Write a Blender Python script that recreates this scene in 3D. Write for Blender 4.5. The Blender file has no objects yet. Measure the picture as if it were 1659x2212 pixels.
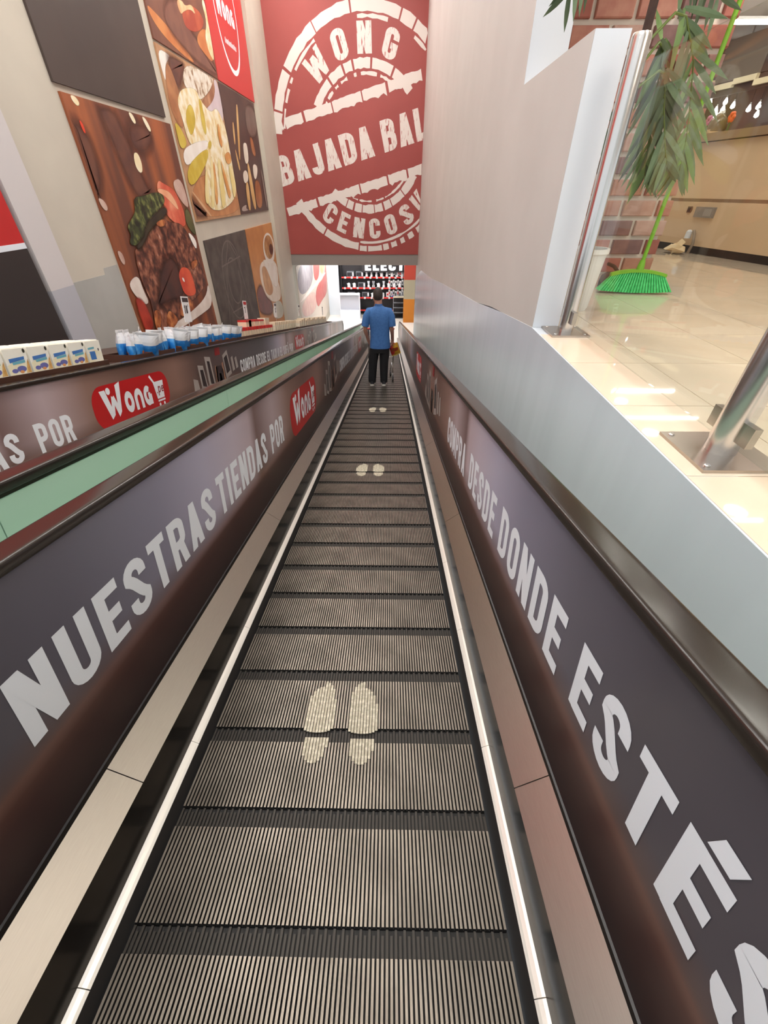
import bpy, bmesh, math, random
from mathutils import Vector, Matrix
random.seed(7)
R = math.radians
scene = bpy.context.scene
COL = scene.collection
PI = math.pi

# ------------------------------------------------------------------ camera, world, exposure
CAM = Vector((0.174, 0.0, 1.506))
SLOPE = R(12.12)                       # fall of the moving walk
cam_data = bpy.data.cameras.new('camera')
cam_data.sensor_fit = 'HORIZONTAL'
cam_data.sensor_width = 36.0
cam_data.lens = 878.5 / 1659.0 * 36.0
cam_data.clip_start = 0.02
cam = bpy.data.objects.new('camera', cam_data)
cam.location = CAM
cam.rotation_euler = (PI / 2 - R(38.39), 0, R(0.77))
COL.objects.link(cam)
scene.camera = cam

world = bpy.data.worlds.new('world')
scene.world = world
world.use_nodes = True
_bg = world.node_tree.nodes['Background']
_bg.inputs[0].default_value = (0.86, 0.93, 1.0, 1)
_bg.inputs[1].default_value = 0.85
scene.view_settings.view_transform = 'Standard'
scene.view_settings.look = 'None'
scene.view_settings.gamma = 1.0
scene.view_settings.use_curve_mapping = False
scene.view_settings.exposure = 0.42
scene.cycles.use_denoising = True
scene.cycles.use_adaptive_sampling = True
scene.cycles.adaptive_threshold = 0.02
scene.cycles.max_bounces = 6
scene.cycles.diffuse_bounces = 3
scene.cycles.glossy_bounces = 3
scene.cycles.transparent_max_bounces = 24
scene.cycles.sample_clamp_indirect = 6.0

FLOOR_Z = 0.706
LOW_Z = -4.83
XL = -3.776          # left wall face
XR = 1.232           # right wall face
Y_RED = 18.37        # red wall face

# ------------------------------------------------------------------ helpers
def lin(c):
    c = c / 255.0
    return c / 12.92 if c <= 0.04045 else ((c + 0.055) / 1.055) ** 2.4
def S(r, g, b):
    return (lin(r), lin(g), lin(b), 1.0)

MATS = {}
def mat(name, col, rough=0.5, metal=0.0, col2=None, scale=5.0, stretch=(1, 1, 1), emit=None, estr=0.0, bump=0.0, coat=0.0,
        lo=0.35, hi=0.65, detail=3.0, spec=0.5):
    if name in MATS:
        return MATS[name]
    m = bpy.data.materials.new(name)
    m.use_nodes = True
    nt = m.node_tree
    b = nt.nodes['Principled BSDF']
    b.inputs['Base Color'].default_value = col
    b.inputs['Roughness'].default_value = rough
    b.inputs['Metallic'].default_value = metal
    b.inputs['Specular IOR Level'].default_value = spec
    if coat:
        b.inputs['Coat Weight'].default_value = coat
        b.inputs['Coat Roughness'].default_value = 0.05
    if emit:
        b.inputs['Emission Color'].default_value = emit
        b.inputs['Emission Strength'].default_value = estr
    if col2 is not None or bump:
        tc = nt.nodes.new('ShaderNodeTexCoord')
        mp = nt.nodes.new('ShaderNodeMapping')
        mp.inputs['Scale'].default_value = stretch
        nz = nt.nodes.new('ShaderNodeTexNoise')
        nz.inputs['Scale'].default_value = scale
        nz.inputs['Detail'].default_value = detail
        nt.links.new(tc.outputs['Object'], mp.inputs['Vector'])
        nt.links.new(mp.outputs[0], nz.inputs['Vector'])
        if col2 is not None:
            cr = nt.nodes.new('ShaderNodeValToRGB')
            cr.color_ramp.elements[0].position = lo
            cr.color_ramp.elements[0].color = col
            cr.color_ramp.elements[1].position = hi
            cr.color_ramp.elements[1].color = col2
            nt.links.new(nz.outputs['Fac'], cr.inputs['Fac'])
            nt.links.new(cr.outputs['Color'], b.inputs['Base Color'])
        if bump:
            bp = nt.nodes.new('ShaderNodeBump')
            bp.inputs['Strength'].default_value = bump
            bp.inputs['Distance'].default_value = 0.01
            nt.links.new(nz.outputs['Fac'], bp.inputs['Height'])
            nt.links.new(bp.outputs['Normal'], b.inputs['Normal'])
    MATS[name] = m
    return m

class MB:
    """collects shapes into one mesh"""
    def __init__(self):
        self.v = []; self.f = []; self.m = []; self.uv = None
    def add(self, verts, faces, mi=0):
        o = len(self.v)
        self.v += [tuple(p) for p in verts]
        for f in faces:
            self.f.append([i + o for i in f]); self.m.append(mi)
        return self
    def box(self, x0, x1, y0, y1, z0, z1, mi=0):
        p = [(x0, y0, z0), (x1, y0, z0), (x1, y1, z0), (x0, y1, z0), (x0, y0, z1), (x1, y0, z1), (x1, y1, z1), (x0, y1, z1)]
        return self.add(p, [(0, 3, 2, 1), (4, 5, 6, 7), (0, 1, 5, 4), (1, 2, 6, 5), (2, 3, 7, 6), (3, 0, 4, 7)], mi)
    def prism(self, poly, fn, a, b, mi=0):
        """poly of 2d points, fn(p, t) -> 3d; ends at t=a and t=b"""
        n = len(poly)
        vs = [fn(p, a) for p in poly] + [fn(p, b) for p in poly]
        fs = [list(range(n))[::-1], list(range(n, 2 * n))]
        for i in range(n):
            j = (i + 1) % n
            fs.append((i, j, n + j, n + i))
        return self.add(vs, fs, mi)
    def tube(self, pts, rad, n=10, mi=0, cap=True, flat=1.0):
        pts = [Vector(p) for p in pts]
        if not isinstance(rad, (list, tuple)):
            rad = [rad] * len(pts)
        vs = []; prev = None
        for i, p in enumerate(pts):
            t = (pts[min(i + 1, len(pts) - 1)] - pts[max(i - 1, 0)]).normalized()
            if prev is None:
                a = Vector((0, 0, 1)) if abs(t.z) < 0.9 else Vector((1, 0, 0))
                x = t.cross(a).normalized()
            else:
                x = (prev - t * prev.dot(t)).normalized()
            prev = x
            y = t.cross(x)
            for k in range(n):
                an = 2 * PI * k / n
                vs.append(p + x * math.cos(an) * rad[i] + y * math.sin(an) * rad[i] * flat)
        fs = []
        for i in range(len(pts) - 1):
            for k in range(n):
                k2 = (k + 1) % n
                fs.append((i * n + k, i * n + k2, (i + 1) * n + k2, (i + 1) * n + k))
        if cap:
            fs.append(list(range(n))[::-1])
            fs.append([(len(pts) - 1) * n + k for k in range(n)])
        return self.add(vs, fs, mi)
    def loft(self, rings, mi=0, cap=True):
        n = len(rings[0]); vs = [p for r in rings for p in r]; fs = []
        for i in range(len(rings) - 1):
            for k in range(n):
                k2 = (k + 1) % n
                fs.append((i * n + k, i * n + k2, (i + 1) * n + k2, (i + 1) * n + k))
        if cap:
            fs.append(list(range(n))[::-1]); fs.append([(len(rings) - 1) * n + k for k in range(n)])
        return self.add(vs, fs, mi)
    def lathe(self, prof, c=(0, 0, 0), n=20, mi=0):
        rings = [[(c[0] + r * math.cos(2 * PI * k / n), c[1] + r * math.sin(2 * PI * k / n), c[2] + z) for k in range(n)] for r, z in prof]
        return self.loft(rings, mi)
    def ball(self, c, r, n=12, m=8, mi=0):
        if not isinstance(r, (list, tuple)): r = (r, r, r)
        rings = []
        for i in range(m + 1):
            a = -PI / 2 + PI * i / m
            q = max(math.cos(a), 1e-3)
            rings.append([(c[0] + r[0] * q * math.cos(2 * PI * k / n), c[1] + r[1] * q * math.sin(2 * PI * k / n), c[2] + r[2] * math.sin(a)) for k in range(n)])
        return self.loft(rings, mi)
    def mesh(self, name):
        me = bpy.data.meshes.new(name)
        me.from_pydata(self.v, [], self.f)
        me.update()
        return me
    def build(self, name, mats, parent=None, smooth=False, kind=None, auto=None):
        me = self.mesh(name)
        if not isinstance(mats, (list, tuple)): mats = [mats]
        for m in mats: me.materials.append(m)
        if len(mats) > 1:
            me.polygons.foreach_set('material_index', self.m)
        bm = bmesh.new(); bm.from_mesh(me)
        bmesh.ops.recalc_face_normals(bm, faces=bm.faces)
        if smooth:
            for f in bm.faces: f.smooth = True
            lim = auto if auto else R(40)
            for e in bm.edges:
                if len(e.link_faces) == 2 and e.calc_face_angle(0) > lim: e.smooth = False
        bm.to_mesh(me); bm.free()
        o = bpy.data.objects.new(name, me)
        COL.objects.link(o)
        if parent: o.parent = parent
        if kind: o['kind'] = kind
        return o

def uvs(o, fn):
    me = o.data
    layer = me.uv_layers.new(name='UVMap')
    for lp in me.loops:
        layer.data[lp.index].uv = fn(me.vertices[lp.vertex_index].co)

def copy_obj(o, parent=None, loc=None):
    c = o.copy(); COL.objects.link(c); c.parent = parent
    if loc is not None: c.location = loc
    return c
def copy_tree(o, parent=None):
    c = copy_obj(o, parent)
    for ch in list(o.children): copy_tree(ch, c)
    return c

def tag(o, label, cat, group=None, kind=None):
    o['label'] = label; o['category'] = cat
    if group: o['group'] = group
    if kind: o['kind'] = kind
    return o
def thing(name, label, cat, loc=(0, 0, 0), rot=(0, 0, 0), group=None):
    o = bpy.data.objects.new(name, None)
    COL.objects.link(o); o.location = loc; o.rotation_euler = rot
    o.empty_display_size = 0.1
    return tag(o, label, cat, group)
def struct(o, label=None, cat=None):
    o['kind'] = 'structure'
    if label: o['label'] = label
    if cat: o['category'] = cat
    return o

CA, SA = math.cos(SLOPE), math.sin(SLOPE)
def T(u, s, w):
    """cross-section coordinates of the moving walk -> world"""
    return Vector((u, s * CA + w * SA, -s * SA + w * CA))

ORD = ['first', 'second', 'third', 'fourth', 'fifth', 'sixth', 'seventh', 'eighth', 'ninth', 'tenth', 'eleventh', 'twelfth',
       'thirteenth', 'fourteenth', 'fifteenth', 'sixteenth', 'seventeenth', 'eighteenth', 'nineteenth', 'twentieth', 'twenty-first', 'twenty-second', 'twenty-third', 'twenty-fourth', 'twenty-fifth', 'twenty-sixth', 'twenty-seventh', 'twenty-eighth']

def smooth_poly(pts, it=2):
    for _ in range(it):
        q = []
        n = len(pts)
        for i in range(n):
            a = pts[i]; b = pts[(i + 1) % n]
            q.append((a[0] * .75 + b[0] * .25, a[1] * .75 + b[1] * .25))
            q.append((a[0] * .25 + b[0] * .75, a[1] * .25 + b[1] * .75))
        pts = q
    return pts

# ------------------------------------------------------------------ block lettering
def _arc(cx, cy, rx, ry, a0, a1, n=10):
    return [(cx + rx * math.cos(R(a0 + (a1 - a0) * i / n)), cy + ry * math.sin(R(a0 + (a1 - a0) * i / n))) for i in range(n + 1)]
def glyph(ch, w=0.5, t=0.18):
    """strokes ('s', pts, closed) and quads ('q', pts) in a box w x 1"""
    l, r, b, u = t / 2, w - t / 2, t / 2, 1 - t / 2
    Rr = (w - t) / 2; cx = w / 2
    bar = ('s', [(l, 0), (l, 1)], False)
    def dq(x0, y0, x1, y1, wd): return ('q', [(x0, y0), (x0 + wd, y0), (x1 + wd, y1), (x1, y1)])
    d = t * 1.08
    if ch in 'OQ': return [('s', _arc(cx, u - Rr, Rr, Rr, 180, 0) + _arc(cx, b + Rr, Rr, Rr, 0, -180), True)]
    if ch == '0': return glyph('O', w, t)
    if ch == 'C': return [('s', [(r, u - Rr - .12)] + _arc(cx, u - Rr, Rr, Rr, 0, 180) + _arc(cx, b + Rr, Rr, Rr, 180, 360) + [(r, b + Rr + .12)], False)]
    if ch == 'G': return [('s', [(r, u - Rr - .1)] + _arc(cx, u - Rr, Rr, Rr, 0, 180) + _arc(cx, b + Rr, Rr, Rr, 180, 360) + [(r, .52)], False), ('s', [(cx, .45), (w, .45)], False)]
    if ch == 'S':
        mid = [(l + (r - l) * k / 6, (u - Rr - .06) + ((b + Rr + .06) - (u - Rr - .06)) * (3 * (k / 6) ** 2 - 2 * (k / 6) ** 3)) for k in range(1, 6)]
        return [('s', [(r, u - Rr - .08)] + _arc(cx, u - Rr, Rr, Rr, 0, 180) + [(l, u - Rr - .04)] + mid + [(r, b + Rr + .04)] + _arc(cx, b + Rr, Rr, Rr, 0, -180) + [(l, b + Rr + .08)], False)]
    if ch == 'D': return [bar, ('s', [(l, u), (cx - .02, u)] + _arc(cx - .02, u - .17, r - cx + .02, .17, 90, 0, 6) + _arc(cx - .02, b + .17, r - cx + .02, .17, 0, -90, 6) + [(l, b)], False)]
    if ch == 'P': return [bar, ('s', [(l, u), (cx - .02, u)] + _arc(cx - .02, u - .13, r - cx + .02, .13, 90, 0, 6) + _arc(cx - .02, .45 + .13, r - cx + .02, .13, 0, -90, 6) + [(l, .45)], False)]
    if ch == 'R': return glyph('P', w, t) + [dq(w * .42, .45, w - d, 0, d)]
    if ch == 'B': return [bar, ('s', [(l, u), (cx - .02, u)] + _arc(cx - .02, u - .12, r - cx, .12, 90, 0, 5) + _arc(cx - .02, .52 + .1, r - cx, .1, 0, -90, 5) + [(l, .52)], False),
                          ('s', [(l, .52), (cx, .52)] + _arc(cx, .52 - .12, r - cx, .12, 90, 0, 5) + _arc(cx, b + .12, r - cx, .12, 0, -90, 5) + [(l, b)], False)]
    if ch == 'E': return [bar, ('s', [(l, u), (w, u)], False), ('s', [(l, .51), (w * .9, .51)], False), ('s', [(l, b), (w, b)], False)]
    if ch == 'É': return glyph('E', w, t) + [dq(w * .34, 1.06, w * .52, 1.27, t * 1.15)]
    if ch == 'Á': return glyph('A', w, t) + [dq(w * .34, 1.06, w * .52, 1.27, t * 1.15)]
    if ch == 'F': return [bar, ('s', [(l, u), (w, u)], False), ('s', [(l, .5), (w * .85, .5)], False)]
    if ch == 'L': return [bar, ('s', [(l, b), (w, b)], False)]
    if ch == 'T': return [('s', [(0, u), (w, u)], False), ('s', [(cx, 0), (cx, u)], False)]
    if ch == 'I': return [bar]
    if ch == '1': return [('s', [(cx, 0), (cx, 1)], False), dq(cx - t * 1.2, .7, cx - t * .3, .97, t * .8)]
    if ch == '7': return [('s', [(0, u), (w, u)], False), dq(w * .25, 0, w - d, u, d)]
    if ch == '3': return [('s', [(l, u - Rr - .05)] + _arc(cx, u - Rr, Rr, Rr, 180, -60), False), ('s', _arc(cx, b + Rr, Rr, Rr, 60, -180) + [(l, b + Rr + .05)], False), ('s', [(cx - .05, .5), (cx + .1, .5)], False)]
    if ch == 'N': return [bar, ('s', [(r, 0), (r, 1)], False), dq(0, 1, w - d, 0, d)]
    if ch == 'M': return [bar, ('s', [(r, 0), (r, 1)], False), dq(0, 1, cx - d / 2, .15, d), dq(w - d, 1, cx - d / 2, .15, d)]
    if ch == 'A': return [dq(0, 0, cx - d / 2, 1, d), dq(w - d, 0, cx - d / 2, 1, d), ('s', [(w * .25, .28), (w * .75, .28)], False)]
    if ch == 'V': return [dq(0, 1, cx - d / 2, 0, d), dq(w - d, 1, cx - d / 2, 0, d)]
    if ch == 'W':
        e = t * .85
        return [dq(0, 1, w * .27 - e / 2, 0, e), dq(cx - e / 2, .85, w * .27 - e / 2, 0, e), dq(cx - e / 2, .85, w * .73 - e / 2, 0, e), dq(w - e, 1, w * .73 - e / 2, 0, e)]
    if ch == 'X': return [dq(0, 0, w - d, 1, d), dq(0, 1, w - d, 0, d)]
    if ch == 'U': return [('s', [(l, 1)] + _arc(cx, b + Rr, Rr, Rr, 180, 360) + [(r, 1)], False)]
    if ch == 'J': return [('s', [(r, 1)] + _arc(cx, b + Rr, Rr, Rr, 0, -180) + [(l, b + Rr + .06)], False)]
    # rounded lower case for the shop mark
    xh = .66; ux = xh - t / 2; Ro = (w - t) / 2
    if ch == 'o': return [('s', _arc(cx, xh / 2, Ro, ux - xh / 2, 0, 360, 20)[:-1], True)]
    if ch == 'n': return [('s', [(l, 0)] + [(l, ux - Ro)] + _arc(cx, ux - Ro, Ro, Ro, 180, 0) + [(r, 0)], False)]
    if ch == 'g': return [('s', _arc(cx, xh / 2, Ro, ux - xh / 2, 48, 350, 16), False), ('s', [(r, .02), (r, .36)], False), ('s', [(cx + .02, .32), (r, .32)], False)]
    if ch == 'p': return [('s', [(l, -.28), (l, xh)], False), ('s', _arc(cx, xh / 2, Ro, ux - xh / 2, 0, 360, 16)[:-1], True)]
    if ch == 'e': return [('s', [(l, xh / 2), (r, xh / 2)] + _arc(cx, xh / 2, Ro, ux - xh / 2, 0, 320, 14), False)]
    if ch == '.': return [('q', [(0, 0), (t, 0), (t, t), (0, t)])]
    return []
GW = {'I': .18, 'M': .62, 'W': .72, 'T': .46, 'L': .42, 'J': .42, '1': .3, ' ': .3, '.': .16, 'E': .44, 'É': .44, 'F': .42}
def stroke_quads(pts, t, closed):
    n = len(pts); L_, R_ = [], []
    P = [Vector(p) for p in pts]
    q = [P[0]]
    for p in P[1:]:
        if (p - q[-1]).length > 1e-5: q.append(p)
    if closed and (q[0] - q[-1]).length < 1e-5: q.pop()
    P = q; n = len(P)
    for i in range(n):
        if closed: a, b, c = P[i - 1], P[i], P[(i + 1) % n]
        else: a, b, c = P[max(i - 1, 0)], P[i], P[min(i + 1, n - 1)]
        d1 = (b - a) if (b - a).length > 1e-6 else (c - b)
        d2 = (c - b) if (c - b).length > 1e-6 else (b - a)
        d1 = d1.normalized(); d2 = d2.normalized()
        n1 = Vector((-d1.y, d1.x)); n2 = Vector((-d2.y, d2.x))
        m = (n1 + n2)
        if m.length < 1e-4: m = n1
        m.normalize()
        k = min(1 / max(m.dot(n1), .3), 2.0)
        L_.append(b + m * (t / 2 * k)); R_.append(b - m * (t / 2 * k))
    out = []
    for i in range(n if closed else n - 1):
        j = (i + 1) % n
        out.append([L_[i], L_[j], R_[j], R_[i]])
    return out
def glyph_quads(ch, w, t):
    out = []
    for k, g in enumerate(glyph(ch, w, t)):
        if g[0] == 'q': qs = [[Vector(p) for p in g[1]]]
        else: qs = stroke_quads(g[1], t, g[2])
        out += [[Vector((p.x, p.y, k)) for p in q] for q in qs]      # z = stroke number, keeps crossing strokes apart
    return out
def text_quads(txt, t=0.18, gap=0.13):
    """quads of a line of text, cap height 1, returns (quads, width)"""
    x = 0; out = []
    for ch in txt:
        w = GW.get(ch, .5)
        for q in glyph_quads(ch, w, t):
            out.append([(p.x + x, p.y, p.z) for p in q])
        x += w + gap
    return out, x - gap
def lettering(name, txt, fn, m, parent=None, width=None, height=1.0, t=0.18, gap=0.13, slant=0.0):
    """flat print: fn(x, y) -> 3d point"""
    qs, wd = text_quads(txt, t, gap)
    k = (width / wd) if width else height
    mb = MB()
    nv = (Vector(fn(1, 0)) - Vector(fn(0, 0))).cross(Vector(fn(0, 1)) - Vector(fn(0, 0))).normalized() * .0002
    for q in qs:
        mb.add([Vector(fn((x + y * slant) * k, y * height)) + nv * z for x, y, z in q], [(0, 1, 2, 3)])
    return mb.build(name, m, parent)

# ------------------------------------------------------------------ materials of the shell
M_wall = mat('wall_beige_paint', S(202, 192, 176), .7, col2=S(196, 186, 171), scale=1.5)
M_wall_r = mat('wall_warm_grey_paint', S(206, 200, 194), .6, col2=S(200, 194, 188), scale=1.2)
M_dado = mat('dado_grey_gloss', S(176, 174, 168), .35, col2=S(168, 166, 160), scale=2)
M_dado_r = mat('dado_blue_grey_gloss', S(205, 211, 218), .24, col2=S(198, 204, 211), scale=1.2, stretch=(1, 3, .3))
M_white = mat('white_paint', S(226, 229, 234), .55)
M_pil = mat('pilaster_paint', S(206, 198, 196), .55)
M_red = mat('red_wall_paint', S(162, 74, 68), .5, col2=S(156, 69, 64), scale=.7)
M_beam = mat('beam_grey', S(146, 138, 132), .6)
M_ceil = mat('ceiling_paint', S(225, 222, 216), .8)
M_ceilb = mat('ceiling_brown', S(176, 168, 158), .7)
M_lamp = mat('lamp_diffuser', (1, 1, 1, 1), .5, emit=(1.0, .97, .93, 1), estr=26.0)
M_lampw = mat('lamp_warm', (1, 1, 1, 1), .5, emit=(1.0, .93, .85, 1), estr=14.0)
M_lampc = mat('lamp_cool', (1, 1, 1, 1), .5, emit=(.93, .97, 1.0, 1), estr=13.0)
M_ring = mat('lamp_ring', S(210, 208, 204), .3, metal=.8)

# ------------------------------------------------------------------ left wall
def wall_prism(name, poly, x0, x1, m, parent=None):
    """poly of (y, z) extruded along x"""
    return MB().prism(poly, lambda p, t: (t, p[0], p[1]), x0, x1).build(name, m, parent)
o = MB().box(XL - .3, XL, 2.0, Y_RED + .4, -7.0, 7.0).build('wall_left', M_wall)
struct(o, 'beige painted left wall carrying the food posters', 'wall')
wall_prism('dado_paint', [(5.55, -3), (6.76, -3), (6.76, .66), (6.42, .66), (6.40, .585), (5.55, .60)], XL, XL + .003, M_dado, o)
p = MB().box(XL, XL + .10, 5.13, 5.55, .6, 7).build('trim_1', M_pil)
struct(p, 'pale pilaster strip beside the red and black panel', 'pilaster')
MB().box(XL, XL + .10, 5.13, 5.55, -3, .6).build('dado_paint', mat('dado_pilaster', S(178, 176, 182), .35), p)
o = MB().box(XL, XL + .12, 16.40, Y_RED, -7, 7).build('trim_2', M_wall)
struct(o, 'plain beige pilaster between the posters and the red wall', 'pilaster')

# ------------------------------------------------------------------ red wall, beam
o = MB().box(XL, XR + .25, Y_RED, Y_RED + .3, -.44, 7).build('wall_far', M_red)
struct(o, 'red end wall with the big white stamp', 'wall')
WALL_FAR = o
o = MB().box(XL, XR + .25, Y_RED + .02, Y_RED + .9, -.80, -.44).build('beam_far', M_beam)
struct(o, 'grey beam under the red wall over the exit', 'beam')

# ------------------------------------------------------------------ right wall and parapet
dl = [(3.24, FLOOR_Z - .002), (4.19, .60), (5.48, .43), (6.61, .31), (9.86, -.04), (12.21, -.31), (13.87, -.46), (16.06, -.66), (17.6, -.95), (19.3, -1.5)]
mb = MB()
_dl = dl[:2] + [(4.70, .545)] + dl[2:]
for (ya, za), (yb, zb) in zip(_dl[:-1], _dl[1:]):
    zt = 2.165 if yb <= 4.701 else 7.0
    mb.prism([(ya, za), (yb, zb), (yb, zt), (ya, zt)], lambda p, t: (t, p[0], p[1]), XR, XR + .19)
o = mb.build('wall_right', M_wall_r)
struct(o, 'warm grey right wall that steps down to a parapet', 'wall')
mb = MB()
_lo = [(-4.0, FLOOR_Z - .002)] + dl
for (ya, za), (yb, zb) in zip(_lo[:-1], _lo[1:]):
    mb.prism([(ya, -7), (yb, -7), (yb, zb), (ya, za)], lambda p, t: (t, p[0], p[1]), XR - .003, XR + .19)
o2 = mb.build('dado_paint', M_dado_r, o)
o2['label'] = 'glossy blue grey lower paint'
wall_prism('end_face', [(3.236, FLOOR_Z), (3.24, FLOOR_Z), (3.24, 2.165), (3.236, 2.165)], XR + .002, XR + .19, M_white, o)
wall_prism('end_face', [(4.694, 2.165), (4.70, 2.165), (4.70, 7), (4.694, 7)], XR + .002, XR + .30, M_white, o)

# ------------------------------------------------------------------ upper floor of polished tiles
M_slab = mat('floor_grout', S(150, 132, 112), .8)
o = MB().box(XR + .19, 9.6, -4.0, 12.5, FLOOR_Z - .3, FLOOR_Z - .006).build('floor', M_slab)
MB().box(XR + .002, XR + .19, -4.0, 3.236, FLOOR_Z - .012, FLOOR_Z - .006).build('slab_lip', M_slab, o)
struct(o, 'polished beige tile floor of the upper level', 'floor')
FLOOR = o
M_tile = [mat('tile_%d' % k, S(*c), .035, col2=S(*c2), scale=2.5, coat=.2) for k, (c, c2) in enumerate(
    [((232, 213, 190), (227, 207, 184)), ((228, 208, 184), (233, 214, 191)), ((230, 211, 188), (224, 204, 180))])]
xs = [XR + .004, 1.70] + [1.70 + .605 * k for k in range(1, 13)]
ys = [1.231 + .605 * k for k in range(-4, 19)]
tile_me = {}
for i in range(len(xs) - 1):
    for j in range(len(ys) - 1):
        x0, x1, y0, y1 = xs[i], xs[i + 1], ys[j], ys[j + 1]
        if x1 < 1.8 and y1 > 3.3: x0 = XR + .19
        k = random.randrange(3); g = .0022
        key = (round(x1 - x0, 3), k)
        if key not in tile_me:
            o = MB().box(g, x1 - x0 - g, g, .605 - g, -.006, 0).build('tile', M_tile[k], FLOOR)
            tile_me[key] = o
        else:
            o = copy_obj(tile_me[key], FLOOR)
        o.location = (x0, y0, FLOOR_Z)

o = MB().box(XR + .19, 9.6, -4, 12.6, 3.62, 3.75).build('ceiling', M_ceil)
struct(o, 'ceiling over the upper floor', 'ceiling')
o = MB().box(XL - .3, XR, -4, Y_RED + .4, 7.0, 7.15).build('ceiling', M_ceilb)
struct(o, 'high ceiling over the moving walks', 'ceiling')

# ------------------------------------------------------------------ lamps
def linear_lamp(x, y, z, lx, ly, label, m, group):
    t = thing('ceiling_light', label, 'lamp', (x, y, z), group=group)
    MB().box(-lx / 2 - .02, lx / 2 + .02, -ly / 2 - .02, ly / 2 + .02, 0, .05).build('housing', M_ring, t)
    MB().box(-lx / 2, lx / 2, -ly / 2, ly / 2, -.012, 0).build('diffuser', m, t)
for k in range(9):
    y = -2.6 + 2.35 * k
    linear_lamp(-.3, y, 6.9, 1.7, .36, 'bright ceiling lamp over the grooved walk, %s from the near end' % ORD[k], M_lamp, 'lamps high over the moving walks')
    linear_lamp(-2.7, y + .8, 6.9, 1.7, .36, 'bright ceiling lamp along the poster wall, %s from the near end' % ORD[k], M_lamp, 'lamps high over the moving walks')
for k, (x, y, lx) in enumerate(((5.66, 7.76, 1.66), (5.13, 4.48, .6), (7.05, 11.5, .67), (6.4, 11.07, .56), (7.9, 6.2, 1.6), (7.9, 9.2, 1.6))):
    linear_lamp(x, y, 3.55, lx, .045, 'slim ceiling tube over the tiled floor, %s of six' % ORD[k], M_lampw, 'tube lamps over the tiled floor')
for k, (x, y) in enumerate(((3.2, .6), (3.2, 3.0), (3.6, 5.0), (4.2, 7.4), (4.4, 9.8), (2.4, 1.8))):  # unseen panels added to brighten the upper floor, clear of the tile reflections
    linear_lamp(x, y, 3.55, 1.1, .3, 'added unseen fill light panel over the tiled floor, %s of six' % ORD[k], M_lampw, 'added fill panels over the tiled floor')
for k, (x, y) in enumerate(((5.33, 8.71), (5.24, 7.2), (5.26, 4.75), (5.37, 9.9), (6.9, 3.2), (6.9, 5.0), (3.6, 7.0), (4.2, 9.0))):
    t = thing('downlight', 'round recessed downlight over the tiled floor, %s of eight' % ORD[k], 'lamp', (x, y, 3.6), group='round downlights over the tiled floor')
    MB().lathe([(.17, .02), (.17, -.01), (.145, -.014), (.14, .0)], n=24).build('rim', M_ring, t)
    MB().lathe([(.0, -.002), (.14, -.004), (.14, .01), (.0, .01)], n=24).build('lens', M_lampw, t)

# ------------------------------------------------------------------ moving walks
M_steel = mat('brushed_steel', S(170, 162, 152), .36, metal=1.0, col2=S(158, 150, 140), scale=40, stretch=(60, .6, 60), lo=.3, hi=.7)
M_strip = mat('skirt_strip_metal', S(240, 234, 224), .3, metal=.35)
M_skirt = mat('skirt_panel_dark', S(52, 46, 40), .2, metal=.7)
M_rubber = mat('skirt_rubber', S(40, 36, 33), .6)
M_trim = mat('black_trim', S(24, 20, 19), .35)
M_rail = mat('handrail_rubber', S(44, 37, 32), .2)
M_guide = mat('rail_guide', S(60, 54, 48), .3, metal=.8)
M_mint = mat('mint_glass_panel', S(206, 238, 216), .2, col2=S(200, 233, 211), scale=.7, coat=.5)
M_deckfill = mat('deck_fill', S(92, 60, 52), .4)
M_letter = mat('white_print', S(246, 249, 253), .4)
M_pill = mat('logo_red_print', S(196, 30, 34), .35)
M_redtext = mat('logo_dark_red_print', S(150, 40, 44), .4)

# grooved pallets
M_ridge = mat('pallet_ridge', S(142, 132, 120), .4, metal=.7, col2=S(114, 106, 96), scale=6)
M_groove = mat('pallet_groove', S(24, 21, 18), .7)
M_band = mat('pallet_end_band', S(58, 53, 47), .55, metal=.4)
M_foot = mat('footprint_paint', S(216, 208, 186), .7, col2=S(178, 168, 146), scale=60, lo=.3, hi=.55)

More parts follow.
